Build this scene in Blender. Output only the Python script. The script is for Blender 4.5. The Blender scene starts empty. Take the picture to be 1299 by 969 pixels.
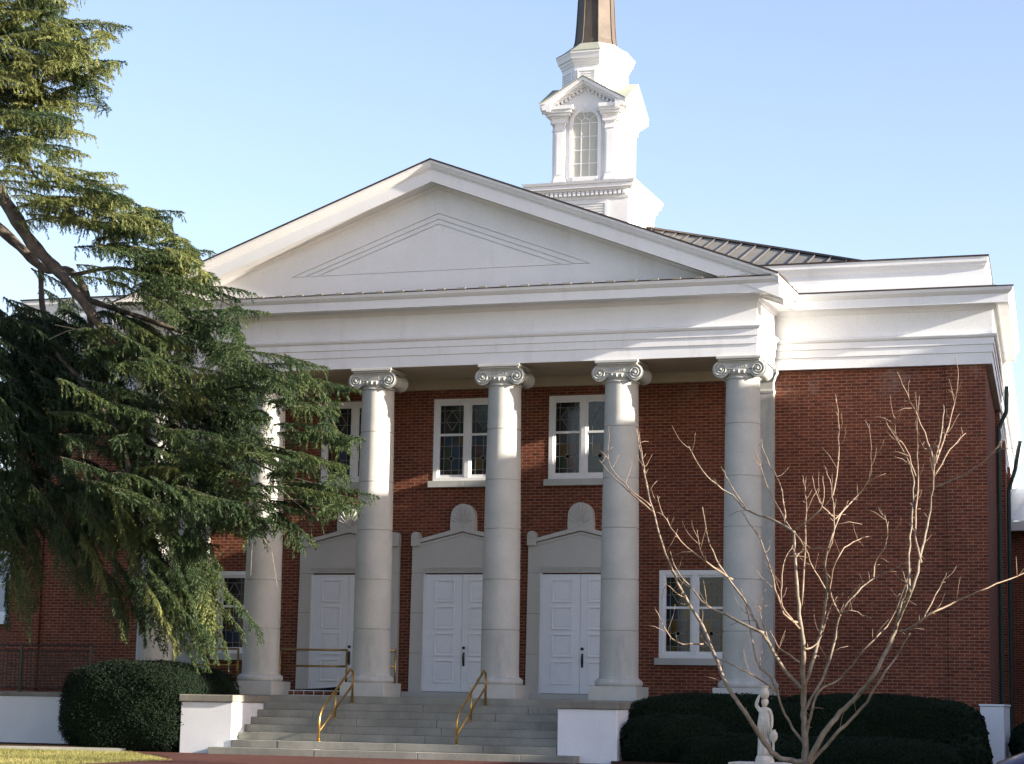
import bpy, bmesh, math, random
import numpy as np
from mathutils import Vector, Matrix
R = math.radians
PI = math.pi
random.seed(7)
rng = np.random.default_rng(11)
S = bpy.context.scene
COL = S.collection

# ------------------------------------------------------------------ camera
CAM = (16.12, -43.487, -0.091); YAW = 0.3219; PITCH = 0.1477; ROLL = 0.0179; F = 2740.2
_fw = Vector((-math.sin(YAW)*math.cos(PITCH), math.cos(YAW)*math.cos(PITCH), math.sin(PITCH)))
_r = Vector((math.cos(YAW), math.sin(YAW), 0)); _u = _r.cross(_fw)
_r2 = _r*math.cos(ROLL)+_u*math.sin(ROLL); _u2 = -_r*math.sin(ROLL)+_u*math.cos(ROLL)
cd = bpy.data.cameras.new('camera'); co = bpy.data.objects.new('camera', cd); COL.objects.link(co)
m = Matrix.Identity(4)
for i in range(3):
    m[i][0] = _r2[i]; m[i][1] = _u2[i]; m[i][2] = -_fw[i]; m[i][3] = CAM[i]
co.matrix_world = m
cd.sensor_width = 36; cd.lens = F/1299*36; cd.clip_end = 5000; cd.clip_start = .5
S.camera = co

def at(px, py, Y):
    d = _fw + _r2*((px-649.5)/F) - _u2*((py-484.5)/F)
    t = (Y-CAM[1])/d.y
    return Vector(CAM)+d*t

# ------------------------------------------------------------------ light
SUN_G = R(5.2); SUN_E = R(14.7)
sd = Vector((math.cos(SUN_G)*math.cos(SUN_E), -math.sin(SUN_G)*math.cos(SUN_E), math.sin(SUN_E)))  # towards the sun
w = bpy.data.worlds.new('World'); S.world = w; w.use_nodes = True
nt = w.node_tree; nt.nodes.clear()
sky = nt.nodes.new('ShaderNodeTexSky'); sky.sky_type = 'NISHITA'; sky.sun_disc = False
sky.sun_elevation = SUN_E; sky.sun_rotation = PI/2+SUN_G
sky.air_density = 1.0; sky.dust_density = 1.4; sky.ozone_density = 1.1; sky.altitude = 50
bg = nt.nodes.new('ShaderNodeBackground'); bg.inputs[1].default_value = 0.088
wo = nt.nodes.new('ShaderNodeOutputWorld')
tn = nt.nodes.new('ShaderNodeMix'); tn.data_type = 'RGBA'; tn.blend_type = 'MULTIPLY'; tn.inputs[0].default_value = 1; tn.inputs[7].default_value = (1.02, .935, 1.02, 1)
nt.links.new(sky.outputs[0], tn.inputs[6]); nt.links.new(tn.outputs[2], bg.inputs[0]); nt.links.new(bg.outputs[0], wo.inputs[0])
sl = bpy.data.lights.new('sun', 'SUN'); sl.energy = 5.0; sl.angle = R(.53); sl.color = (1, .90, .76)
so = bpy.data.objects.new('sun', sl); COL.objects.link(so)
so.rotation_euler = (-sd).to_track_quat('-Z', 'Y').to_euler()
S.view_settings.view_transform = 'Standard'; S.view_settings.look = 'None'
S.view_settings.exposure = 1.97; S.view_settings.gamma = 1
S.render.engine = 'CYCLES'
S.cycles.max_bounces = 8

# ------------------------------------------------------------------ materials
def mat(name, rough=.6, spec=.3, metallic=0):
    ma = bpy.data.materials.new(name); ma.use_nodes = True
    n = ma.node_tree; b = n.nodes['Principled BSDF']
    b.inputs['Roughness'].default_value = rough; b.inputs['Specular IOR Level'].default_value = spec
    b.inputs['Metallic'].default_value = metallic
    return ma, n, b
def node(n, t, **k):
    x = n.nodes.new(t)
    for a, v in k.items(): setattr(x, a, v)
    return x
def coords(n):
    return node(n, 'ShaderNodeTexCoord').outputs['Object']
def noise(n, vec, scale, detail=4, rough=.55, stretch=None):
    if stretch:
        mp = node(n, 'ShaderNodeMapping'); mp.inputs['Scale'].default_value = stretch
        n.links.new(vec, mp.inputs[0]); vec = mp.outputs[0]
    t = node(n, 'ShaderNodeTexNoise'); t.inputs['Scale'].default_value = scale
    t.inputs['Detail'].default_value = detail; t.inputs['Roughness'].default_value = rough
    n.links.new(vec, t.inputs['Vector']); return t.outputs['Fac']
def ramp(n, fac, stops):
    r = node(n, 'ShaderNodeValToRGB'); e = r.color_ramp.elements
    while len(e) < len(stops): e.new(.5)
    for q, (p, c) in zip(e, stops):
        q.position = p; q.color = (*c, 1) if len(c) == 3 else c
    n.links.new(fac, r.inputs[0]); return r.outputs[0]
def mix(n, fac, a, b, mode='MIX'):
    x = node(n, 'ShaderNodeMix', data_type='RGBA', blend_type=mode)
    if hasattr(fac, 'links'): n.links.new(fac, x.inputs[0])
    else: x.inputs[0].default_value = fac
    for v, i in ((a, 6), (b, 7)):
        if hasattr(v, 'links'): n.links.new(v, x.inputs[i])
        else: x.inputs[i].default_value = (*v, 1)
    return x.outputs[2]
def bump(n, b, h, strength, dist):
    x = node(n, 'ShaderNodeBump'); x.inputs['Strength'].default_value = strength; x.inputs['Distance'].default_value = dist
    n.links.new(h, x.inputs['Height']); n.links.new(x.outputs[0], b.inputs['Normal'])
def mottled(name, c1, c2, scale=3, rough=.6, spec=.3, bs=.15, bd=.004, stains=None, fine=60, metallic=0):
    ma, n, b = mat(name, rough, spec, metallic); v = coords(n)
    c = ramp(n, noise(n, v, scale, 6, .6), [(.3, c1), (.72, c2)])
    f = noise(n, v, fine, 3, .6)
    c = mix(n, .35, c, ramp(n, f, [(.3, (.55, .55, .55)), (.7, (1, 1, 1))]), 'MULTIPLY')
    if stains:
        st = ramp(n, noise(n, v, stains[1], 6, .7, (1, 1, .25)), [(.56, (0, 0, 0)), (.78, (1, 1, 1))])
        bw = node(n, 'ShaderNodeRGBToBW'); n.links.new(st, bw.inputs[0])
        mm = node(n, 'ShaderNodeMath', operation='MULTIPLY'); mm.inputs[1].default_value = stains[2]
        n.links.new(bw.outputs[0], mm.inputs[0])
        c = mix(n, mm.outputs[0], c, stains[0])
    n.links.new(c, b.inputs['Base Color'])
    bump(n, b, f, bs, bd)
    return ma

def brick_mat(name, cols, mortar, bw=.203, bh=.0675, ms=.0095, horizontal=False):
    ma, n, b = mat(name, .85, .15); v = coords(n)
    sp = node(n, 'ShaderNodeSeparateXYZ'); n.links.new(v, sp.inputs[0])
    ad = node(n, 'ShaderNodeMath', operation='ADD'); cb = node(n, 'ShaderNodeCombineXYZ')
    if horizontal:
        n.links.new(sp.outputs[0], cb.inputs[0]); n.links.new(sp.outputs[1], cb.inputs[1])
    else:
        n.links.new(sp.outputs[0], ad.inputs[0]); n.links.new(sp.outputs[1], ad.inputs[1])
        n.links.new(ad.outputs[0], cb.inputs[0]); n.links.new(sp.outputs[2], cb.inputs[1])
    t = node(n, 'ShaderNodeTexBrick'); t.offset = .5; t.squash = 1
    t.inputs['Scale'].default_value = 1; t.inputs['Brick Width'].default_value = bw; t.inputs['Row Height'].default_value = bh
    t.inputs['Mortar Size'].default_value = ms; t.inputs['Mortar Smooth'].default_value = .15; t.inputs['Bias'].default_value = -.1
    t.inputs['Color1'].default_value = (*cols[0], 1); t.inputs['Color2'].default_value = (*cols[1], 1); t.inputs['Mortar'].default_value = (*mortar, 1)
    n.links.new(cb.outputs[0], t.inputs['Vector'])
    big = ramp(n, noise(n, v, .55, 5, .6), [(.3, (.78, .76, .76)), (.7, (1.12, 1.06, 1.02))])
    fine = ramp(n, noise(n, v, 38, 3, .6), [(.3, (.72, .72, .72)), (.7, (1.15, 1.15, 1.15))])
    # whole-brick tint, wider cells than one brick in a row
    wn = node(n, 'ShaderNodeTexNoise'); wn.inputs['Scale'].default_value = 1; wn.inputs['Detail'].default_value = 1
    mp = node(n, 'ShaderNodeMapping'); mp.inputs['Scale'].default_value = (4.9, 14.8, 1)
    n.links.new(cb.outputs[0], mp.inputs[0]); n.links.new(mp.outputs[0], wn.inputs['Vector'])
    cell = ramp(n, wn.outputs['Fac'], [(.35, (.7, .66, .66)), (.65, (1.2, 1.15, 1.1))])
    c = mix(n, .9, t.outputs['Color'], big, 'MULTIPLY'); c = mix(n, .7, c, fine, 'MULTIPLY'); c = mix(n, .6, c, cell, 'MULTIPLY')
    if not horizontal:      # pale salt bloom in ragged patches high on the wall
        zr = node(n, 'ShaderNodeMapRange'); zr.inputs[1].default_value = 6.2; zr.inputs[2].default_value = 7.1; n.links.new(sp.outputs[2], zr.inputs[0])
        sn = ramp(n, noise(n, v, 1.6, 6, .7, (1, 1, .6)), [(.52, (0, 0, 0)), (.75, (.55, .55, .55))])
        sb = node(n, 'ShaderNodeRGBToBW'); n.links.new(sn, sb.inputs[0])
        sm2 = node(n, 'ShaderNodeMath', operation='MULTIPLY'); n.links.new(sb.outputs[0], sm2.inputs[0]); n.links.new(zr.outputs[0], sm2.inputs[1])
        c = mix(n, sm2.outputs[0], c, (.42, .36, .32))
    n.links.new(c, b.inputs['Base Color'])
    iv = node(n, 'ShaderNodeMath', operation='SUBTRACT'); iv.inputs[0].default_value = 1
    n.links.new(t.outputs['Fac'], iv.inputs[1])
    nf = noise(n, v, 70, 3, .7); ha = node(n, 'ShaderNodeMath', operation='MULTIPLY_ADD'); ha.inputs[1].default_value = .9
    n.links.new(nf, ha.inputs[0]); n.links.new(iv.outputs[0], ha.inputs[2]); bump(n, b, ha.outputs[0], 1, .0075 if not horizontal else .004)
    return ma

M = {}
M['brick'] = brick_mat('red_brick', ((.205, .062, .033), (.118, .037, .023)), (.30, .19, .14), ms=.0082)
M['paver'] = brick_mat('brick_paver', ((.11, .04, .032), (.07, .026, .022)), (.12, .08, .07), .2, .1, .008, True)
M['white'] = mottled('white_paint', (.77, .775, .78), (.85, .855, .86), 1.2, .5, .3, .3, .004, ((.50, .49, .46), 1.9, .45))
M['stucco'] = mottled('white_render', (.74, .76, .79), (.82, .84, .86), 1.5, .8, .2, .25, .006, ((.5, .5, .48), 1.2, .35), 40)
M['stone'] = mottled('cast_stone', (.40, .41, .385), (.54, .54, .505), 1.1, .9, .1, .3, .005, ((.22, .23, .225), 1.5, .85), 45)
M['stone2'] = mottled('limestone_surround', (.50, .49, .45), (.57, .56, .52), 1.1, .8, .2, .2, .004, ((.3, .29, .26), 1.4, .3), 45)
M['step'] = mottled('step_stone', (.20, .20, .175), (.34, .335, .295), 1.1, .8, .2, .3, .006, ((.11, .11, .10), .9, .75), 30)
M['cap'] = mottled('cap_stone', (.17, .165, .14), (.30, .28, .24), 2.0, .85, .2, .3, .005, ((.07, .07, .06), 1.3, .7), 35)
M['door'] = mottled('door_paint', (.80, .83, .86), (.84, .87, .90), 2, .42, .4, .03, .001)
M['soffit'] = mottled('soffit_paint', (.42, .36, .26), (.48, .42, .32), 2, .7, .2, .05, .002)
M['roof'] = mottled('dark_roof_metal', (.13, .125, .108), (.20, .19, .165), .9, .6, .3, .08, .003, None, 14, 0)
M['seam'] = mottled('roof_seam', (.09, .085, .08), (.14, .13, .12), 3, .5, .4, .05, .002, None, 30, .3)
M['flash'] = mottled('dark_flashing', (.03, .025, .023), (.09, .065, .055), 6, .55, .4, .1, .002, None, 30, .4)
M['copper'] = mottled('brown_copper', (.065, .052, .043), (.115, .094, .078), 1.6, .6, .3, .08, .003, ((.06, .052, .046), 2, .5), 30, .2)
M['patina'] = mottled('pale_patina', (.26, .30, .24), (.36, .36, .29), 3, .7, .3, .08, .003, None, 30)
M['brass'] = mottled('brass_rail', (.40, .24, .06), (.55, .36, .12), 6, .3, .5, .04, .001, ((.16, .09, .03), 5, .6), 60, .85)
M['iron'] = mottled('black_iron', (.018, .016, .015), (.035, .03, .028), 8, .5, .4, .05, .001)
M['black'] = mottled('black_metal', (.012, .012, .012), (.02, .02, .02), 9, .4, .5, .03, .001)
M['mat'] = mottled('rubber_mat', (.010, .010, .010), (.02, .02, .02), 9, .9, .1, .2, .003)
M['lead'] = mottled('lead_came', (.17, .17, .165), (.26, .26, .25), 20, .6, .3, .05, .001)
M['statue'] = mottled('statue_stone', (.52, .48, .42), (.70, .66, .60), 9, .85, .15, .4, .004, ((.3, .28, .24), 7, .5), 90)
M['greenpipe'] = mottled('green_downspout', (.02, .05, .045), (.035, .07, .06), 5, .5, .3, .05, .001)
M['gutter'] = mottled('wing_gutter', (.55, .56, .56), (.62, .63, .63), 3, .5, .3, .05, .002)
M['wingroof'] = mottled('grey_wing_roof', (.36, .40, .43), (.50, .54, .57), 2, .5, .3, .08, .003)
M['concrete'] = mottled('pale_concrete', (.30, .29, .27), (.42, .40, .37), 3, .85, .15, .3, .004, None, 30)
M['bounce_ground'] = mottled('bounce_concrete', (.27, .275, .28), (.35, .355, .36), 2, .9, .15, .5, .006, None, 70)  # pale tone set so the unseen ground bounces light onto the shaded front
M['mulch'] = mottled('mulch', (.03, .017, .010), (.085, .048, .03), 30, .95, .1, 1, .03, None, 120)
M['paint_line'] = mottled('road_paint', (.68, .68, .66), (.8, .8, .78), 6, .7, .2, .1, .002)
M['carpaint'] = mottled('purple_car_paint', (.030, .016, .050), (.034, .019, .056), 3, .22, .6, 0, .001)
M['rubber'] = mottled('tyre_rubber', (.015, .015, .015), (.025, .025, .025), 9, .85, .2, .1, .002)
M['rim'] = mottled('wheel_rim', (.5, .5, .5), (.6, .6, .6), 5, .3, .5, 0, .001, None, 30, .8)
M['winglight'] = mottled('wing_wall_grey', (.2, .08, .06), (.25, .1, .08), 2)
ma, n, b = mat('lamp_glass', .1, .6); b.inputs['Base Color'].default_value = (.7, .7, .72, 1); M['lampglass'] = ma
ma, n, b = mat('dark_glass', .04, .8); v = coords(n)
n.links.new(ramp(n, noise(n, v, 2, 2), [(.3, (.006, .008, .010)), (.7, (.018, .022, .026))]), b.inputs['Base Color']); M['glass'] = ma
ma, n, b = mat('sky_tint_glass', .1, .8); b.inputs['Base Color'].default_value = (.22, .30, .40, 1); M['skyglass'] = ma  # blue base colour stands in for sky reflected in the panes
ma, n, b = mat('frosted_glass', .25, .5); v = coords(n)
n.links.new(ramp(n, noise(n, v, 1.5, 2), [(.3, (.42, .42, .36)), (.7, (.52, .51, .43))]), b.inputs['Base Color']); M['milk'] = ma
def glass(name, c):
    ma, n, b = mat(name, .12, .6); v = coords(n)
    f = noise(n, v, 7, 4, .7)
    n.links.new(ramp(n, f, [(.25, tuple(x*.35 for x in c)), (.75, tuple(x*1.3 for x in c))]), b.inputs['Base Color'])
    bump(n, b, f, .35, .004); return ma
GL = [glass('stained_'+k, c) for k, c in (('smoke', (.010, .013, .015)), ('blue', (.014, .030, .062)), ('amber', (.075, .05, .012)),
      ('green', (.010, .030, .016)), ('pale', (.035, .045, .052)), ('red', (.06, .014, .010)), ('black', (.008, .010, .012)))]

def leaf_mat(name, stops, trans=.25, scale=1.3, rough=.55):
    ma = bpy.data.materials.new(name); ma.use_nodes = True; n = ma.node_tree; n.nodes.clear()
    v = coords(n)
    a = noise(n, v, scale, 3, .6); f = noise(n, v, 22, 2, .6)
    mx = node(n, 'ShaderNodeMath', operation='MULTIPLY_ADD'); mx.inputs[1].default_value = .45; n.links.new(f, mx.inputs[0])
    m2 = node(n, 'ShaderNodeMath', operation='MULTIPLY'); m2.inputs[1].default_value = .6; n.links.new(a, m2.inputs[0]); n.links.new(m2.outputs[0], mx.inputs[2])
    c = ramp(n, mx.outputs[0], stops)
    p = node(n, 'ShaderNodeBsdfPrincipled'); p.inputs['Roughness'].default_value = rough; p.inputs['Specular IOR Level'].default_value = .25
    t = node(n, 'ShaderNodeBsdfTranslucent'); n.links.new(c, p.inputs['Base Color']); n.links.new(c, t.inputs['Color'])
    s = node(n, 'ShaderNodeMixShader'); s.inputs[0].default_value = trans; o = node(n, 'ShaderNodeOutputMaterial')
    n.links.new(p.outputs[0], s.inputs[1]); n.links.new(t.outputs[0], s.inputs[2]); n.links.new(s.outputs[0], o.inputs[0]); return ma
M['needle'] = leaf_mat('cedar_needles', [(.36, (.018, .040, .020)), (.52, (.042, .070, .026)), (.66, (.095, .115, .034))], .25, .8)
M['needle_sunlit'] = leaf_mat('cedar_needles_sunlit', [(.36, (.085, .115, .040)), (.52, (.155, .180, .058)), (.66, (.26, .275, .100))], .3, .8)  # lighter copy of the needles, sunlight put into the colour
M['needle_shaded'] = leaf_mat('cedar_needles_shaded', [(.36, (.010, .024, .013)), (.52, (.018, .036, .016)), (.66, (.032, .052, .022))], .2, .8)  # darker copy of the needles, shade inside the crown put into the colour
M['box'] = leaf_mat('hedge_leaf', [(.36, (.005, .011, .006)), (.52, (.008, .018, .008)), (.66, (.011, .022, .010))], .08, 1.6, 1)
M['grassblade'] = leaf_mat('winter_grass', [(.36, (.10, .105, .03)), (.52, (.17, .165, .05)), (.66, (.26, .23, .09))], .2, .5, .8)
M['bark'] = mottled('cedar_bark', (.045, .036, .030), (.15, .125, .105), 5, .9, .1, .9, .02, None, 50)
M['barebark'] = mottled('pale_bark', (.11, .088, .066), (.29, .24, .185), 7, .75, .2, .6, .006, ((.07, .055, .04), 5, .7), 70)
M['twig'] = mottled('reddish_twig', (.13, .085, .058), (.30, .225, .165), 7, .65, .25, .3, .003, None, 60)
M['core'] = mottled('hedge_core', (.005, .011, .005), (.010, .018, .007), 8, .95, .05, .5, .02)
ma, n, b = mat('lawn_turf', .95, .1); v = coords(n)
c = ramp(n, noise(n, v, .9, 6, .65), [(.3, (.105, .105, .035)), (.5, (.16, .15, .055)), (.72, (.24, .20, .09))])
f = noise(n, v, 45, 4, .7)
c = mix(n, .6, c, ramp(n, f, [(.3, (.45, .45, .4)), (.7, (1.2, 1.2, 1.1))]), 'MULTIPLY')
n.links.new(c, b.inputs['Base Color']); bump(n, b, f, 1, .03); M['lawn'] = ma

# ------------------------------------------------------------------ helpers
def link(name, me, mats, parent=None, smooth=False):
    o = bpy.data.objects.new(name, me); COL.objects.link(o)
    for q in (mats if isinstance(mats, (list, tuple)) else [mats]): me.materials.append(M[q] if isinstance(q, str) else q)
    if parent is not None: o.parent = parent
    if smooth:
        for p in me.polygons: p.use_smooth = True
    return o
def tag(o, label=None, cat=None, group=None, kind=None):
    if label: o['label'] = label
    if cat: o['category'] = cat
    if group: o['group'] = group
    if kind: o['kind'] = kind
    return o
def empty(name, loc=(0, 0, 0)):
    o = bpy.data.objects.new(name, None); COL.objects.link(o); o.location = loc; return o
class MB:
    def __init__(s): s.b = bmesh.new()
    def box(s, x0, x1, y0, y1, z0, z1, mi=0):
        v = [s.b.verts.new(p) for p in ((x0, y0, z0), (x1, y0, z0), (x1, y1, z0), (x0, y1, z0), (x0, y0, z1), (x1, y0, z1), (x1, y1, z1), (x0, y1, z1))]
        for f in ((0, 3, 2, 1), (4, 5, 6, 7), (0, 1, 5, 4), (1, 2, 6, 5), (2, 3, 7, 6), (3, 0, 4, 7)):
            s.b.faces.new([v[i] for i in f]).material_index = mi
        return s
    def face(s, pts, mi=0):
        f = s.b.faces.new([s.b.verts.new(p) for p in pts]); f.material_index = mi; return s
    def prism(s, pts, y0, y1, mi=0, cap=True):            # pts = (x,z) outline, extruded along Y
        a = [s.b.verts.new((x, y0, z)) for x, z in pts]; c = [s.b.verts.new((x, y1, z)) for x, z in pts]; k = len(pts)
        if cap: s.b.faces.new(a).material_index = mi; s.b.faces.new(c[::-1]).material_index = mi
        for i in range(k): s.b.faces.new((a[(i+1) % k], a[i], c[i], c[(i+1) % k])).material_index = mi
        return s
    def prismz(s, pts, z0, z1, mi=0):                      # pts = (x,y)
        a = [s.b.verts.new((x, y, z0)) for x, y in pts]; c = [s.b.verts.new((x, y, z1)) for x, y in pts]; k = len(pts)
        s.b.faces.new(a[::-1]).material_index = mi; s.b.faces.new(c).material_index = mi
        for i in range(k): s.b.faces.new((a[i], a[(i+1) % k], c[(i+1) % k], c[i])).material_index = mi
        return s
    def lathe(s, cx, cy, prof, seg=48, mi=0, axis='z', a0=0):
        rings = []
        for r, h in prof:
            ring = []
            for i in range(seg):
                a = a0+2*PI*i/seg
                p = (cx+r*math.cos(a), cy+r*math.sin(a), h) if axis == 'z' else (cx+r*math.cos(a), h, cy+r*math.sin(a))
                ring.append(s.b.verts.new(p))
            rings.append(ring)
        for q, t in zip(rings, rings[1:]):
            for i in range(seg): s.b.faces.new((q[i], q[(i+1) % seg], t[(i+1) % seg], t[i])).material_index = mi
        if prof[0][0] > 1e-4: s.b.faces.new(rings[0][::-1]).material_index = mi
        if prof[-1][0] > 1e-4: s.b.faces.new(rings[-1]).material_index = mi
        return s
    def tube(s, pts, rad, seg=8, mi=0):
        pts = [Vector(p) for p in pts]; n = len(pts)
        rad = rad if isinstance(rad, (list, tuple)) else [rad]*n
        prev = None; rings = []
        for i, p in enumerate(pts):
            d = (pts[min(i+1, n-1)]-pts[max(i-1, 0)]).normalized()
            up = prev if prev is not None else (Vector((0, 0, 1)) if abs(d.z) < .9 else Vector((1, 0, 0)))
            a = d.cross(up)
            if a.length < 1e-4: a = d.cross(Vector((1, 0, 0)))
            a.normalize(); c = a.cross(d).normalized(); prev = c
            rings.append([s.b.verts.new(p+(a*math.cos(2*PI*k/seg)+c*math.sin(2*PI*k/seg))*rad[i]) for k in range(seg)])
        for q, t in zip(rings, rings[1:]):
            for k in range(seg): s.b.faces.new((q[k], t[k], t[(k+1) % seg], q[(k+1) % seg])).material_index = mi
        s.b.faces.new(rings[0]).material_index = mi; s.b.faces.new(rings[-1][::-1]).material_index = mi
        return s
    def sweep(s, path, prof, closed=False, mi=0, capends=True):
        # path: plan points (x,y); prof: closed outline of (outward offset, z); outward = right of travel
        n = len(path); P = [Vector((*p, 0)) for p in path]; rings = []
        for i in range(n):
            ds = []
            if closed or i > 0: ds.append((P[i]-P[i-1]).normalized())
            if closed or i < n-1: ds.append((P[(i+1) % n]-P[i]).normalized())
            ns = [Vector((d.y, -d.x, 0)) for d in ds]
            nn = sum(ns, Vector()).normalized(); k = 1/max(.2, nn.dot(ns[0]))
            rings.append([s.b.verts.new(P[i]+nn*o*k+Vector((0, 0, z))) for o, z in prof])
        m_ = len(prof)
        for i in range(n if closed else n-1):
            q, t = rings[i], rings[(i+1) % n]
            for k in range(m_): s.b.faces.new((q[k], q[(k+1) % m_], t[(k+1) % m_], t[k])).material_index = mi
        if not closed and capends:
            s.b.faces.new(rings[0][::-1]).material_index = mi; s.b.faces.new(rings[-1]).material_index = mi
        return s
    def done(s, name, mats, parent=None, smooth=False, bevel=0, angle=None):
        bmesh.ops.recalc_face_normals(s.b, faces=s.b.faces[:])
        me = bpy.data.meshes.new(name); s.b.to_mesh(me); s.b.free()
        o = link(name, me, mats, parent, smooth)
        if bevel:
            md = o.modifiers.new('bevel', 'BEVEL'); md.width = bevel; md.segments = 2; md.limit_method = 'ANGLE'; md.angle_limit = R(40)
        if angle:
            for p in me.polygons: p.use_smooth = True
            md = o.modifiers.new('split', 'EDGE_SPLIT'); md.split_angle = R(angle)
        return o
def box(name, m_, parent, *a, bevel=0): return MB().box(*a).done(name, m_, parent, bevel=bevel)

# ------------------------------------------------------------------ ground
G = -1.22
def sheet(name, pts, z, m_, kind='structure'):
    o = MB().face([(x, y, z) for x, y in pts]).done(name, m_); tag(o, kind=kind); return o
sheet('lawn', [(-600, -600), (600, -600), (600, 600), (-600, 600)], G, 'lawn')
walk = [(-5.7, -2.9), (-5.2, -3.7), (-4.0, -4.9), (-2.9, -6.4), (-2.2, -8.5), (-2.0, -16.2), (4.4, -16.2), (4.6, -9), (5.6, -6), (7.5, -4.9), (7.5, -2.9)]
sheet('brick_path', walk, G+.012, 'paver')
def slab(name, pts, z0, z1, m_, kind='structure'):
    o = MB().prismz(pts, z0, z1).done(name, m_); tag(o, kind=kind); return o
slab('mulch_bed', [(-40, -4.35), (-16, -3.9), (-8.4, -3.35), (-5.75, -2.75), (-4.8, -2.6), (-4.8, 1.7), (-40, 1.7)], G-.1, -1.13, 'mulch')
slab('planting_bed', [(4.65, -2.6), (5.2, -4.6), (13.5, -4.8), (16, -2), (16, 1.6), (4.65, 1.6)], G-.1, -1.15, 'mulch')
slab('kerb_edging', [(-40, -4.55), (-16, -4.08), (-8.4, -3.53), (-5.7, -2.92), (-5.76, -2.77), (-8.43, -3.36), (-16, -3.91), (-40, -4.36)], G-.1, -1.15, 'step')
slab('pavement', [(-200, -18), (200, -18), (200, -16.2), (-200, -16.2)], G-.1, G+.02, 'concrete')
slab('kerb', [(-200, -18.15), (200, -18.15), (200, -18.002), (-200, -18.002)], G-.2, G+.03, 'concrete')
sheet('bounce_lot', [(-200, -60), (200, -60), (200, -18.151), (-200, -18.151)], G+.004, 'bounce_ground')  # unseen ground, coloured pale to throw light back at the portico
lm = MB()
for i in range(-12, 14): lm.face([(i*2.75+13, -18.6, G+.008), (i*2.75+13.1, -18.6, G+.008), (i*2.75+13.1, -23.6, G+.008), (i*2.75+13, -23.6, G+.008)])
tag(lm.done('parking_markings', 'paint_line'), kind='structure')

# ------------------------------------------------------------------ church
W = 1.73; BAY = 2.6; BC = 2.92; H = 7.07
colx = [-BC/2-2*BAY+.0, -BC/2-BAY, -BC/2, BC/2, BC/2+BAY, BC/2+2*BAY]
church = empty('church', (0, 0, 0))
tag(church, 'red brick church with a white six column portico, pediment and steeple', 'church')
TH = .075
C = Vector((11.42, W)); sdv = Vector((-math.sin(TH), math.cos(TH)))
E1 = C+sdv*7.5; E2 = C+sdv*29
def mir(p): return Vector((-p.x, p.y))

# brick walls
pr = [(0, -1.4), (0, 7.3), (-.25, 7.3), (-.25, -1.4)]
wall = MB()
wall.sweep([mir(E2), mir(C)], [(0, -1.4), (0, 7.3), (-.01, 7.3), (-.01, -1.4)]); wall.sweep([C, E2], [(0, -1.4), (0, 7.3), (-.01, 7.3), (-.01, -1.4)])
HOLES = [(cx-.80+.004, cx+.80-.004, 4.804, 6.656) for cx in (-2.72, .005, 2.72)]+[(cx-.776, cx+.776, .929, 2.796) for cx in (-5.24, 5.24)]
def cell(a, b_, c_, d_):
    return any(h[0] < (a+b_)/2 < h[1] and h[2] < (c_+d_)/2 < h[3] for h in HOLES)
gx_ = sorted({-11.42, 11.42}|{h[i] for h in HOLES for i in (0, 1)}); gz_ = sorted({-1.4, 7.3}|{h[i] for h in HOLES for i in (2, 3)})
for a, b_ in zip(gx_, gx_[1:]):
    for c_, d_ in zip(gz_, gz_[1:]):
        if not cell(a, b_, c_, d_): wall.face([(a, W, c_), (b_, W, c_), (b_, W, d_), (a, W, d_)])
for a, b_, c_, d_ in HOLES:
    for p, q in (((a, c_), (a, d_)), ((a, d_), (b_, d_)), ((b_, d_), (b_, c_)), ((b_, c_), (a, c_))):
        wall.face([(p[0], W, p[1]), (q[0], W, q[1]), (q[0], W+.2, q[1]), (p[0], W+.2, p[1])])
    wall.face([(a, W+.2, c_), (b_, W+.2, c_), (b_, W+.2, d_), (a, W+.2, d_)])
wall.done('brick_wall', 'brick', church)
for sx in (-1, 1):
    p = MB(); x0, x1 = sorted((sx*10.61, sx*11.425)); p.box(x0, x1, W-.065, W+.05, -1.4, 7.2); p.done('corner_pier', 'brick', church)
    # side buttress strips
    for t in (.0, 7.0, 13, 19.5):
        q = (C if sx > 0 else mir(C)); dd = Vector((sdv.x*sx, sdv.y)); nn = Vector((sx*math.cos(TH), math.sin(TH)))
        a = q+dd*(t+.0); b_ = q+dd*(t+.8)
        if t == 0: continue
        MB().prismz([(a.x, a.y), ((a+nn*.1).x, (a+nn*.1).y), ((b_+nn*.1).x, (b_+nn*.1).y), (b_.x, b_.y)], -1.4, 7.05).done('side_pier', 'brick', church)

# entablature profile of the main block (offset from wall, z)
def ent_profile(f, top, corn, z0=H, dz=0.0, inner=-.3):
    # f: fascia face offset; corn: cornice projection; steps like the photo
    return [(inner, z0), (f, z0), (f, z0+.235), (f+.022, z0+.245), (f+.022, z0+.40), (f+.044, z0+.41), (f+.044, z0+.545),
            (f+.075, z0+.56), (f+.10, z0+.60), (f+.10, z0+.625), (f+.015, z0+.66), (f+.015, z0+1.13), (f+.05, z0+1.15), (f+.10, z0+1.22),
            (f+.13, z0+1.235), (corn-.06, z0+1.245), (corn-.06, z0+1.22), (corn-.03, z0+1.22), (corn-.03, z0+1.40), (corn, z0+1.42), (corn+.05, z0+1.47), (corn+.07, z0+1.53), (corn+.07, top), (inner, top)]
m_ent = MB().sweep([mir(E1), mir(C), C, E1], ent_profile(.14, H+1.53, .53, H-.015))
m_ent.done('entablature', 'white', church)
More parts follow.
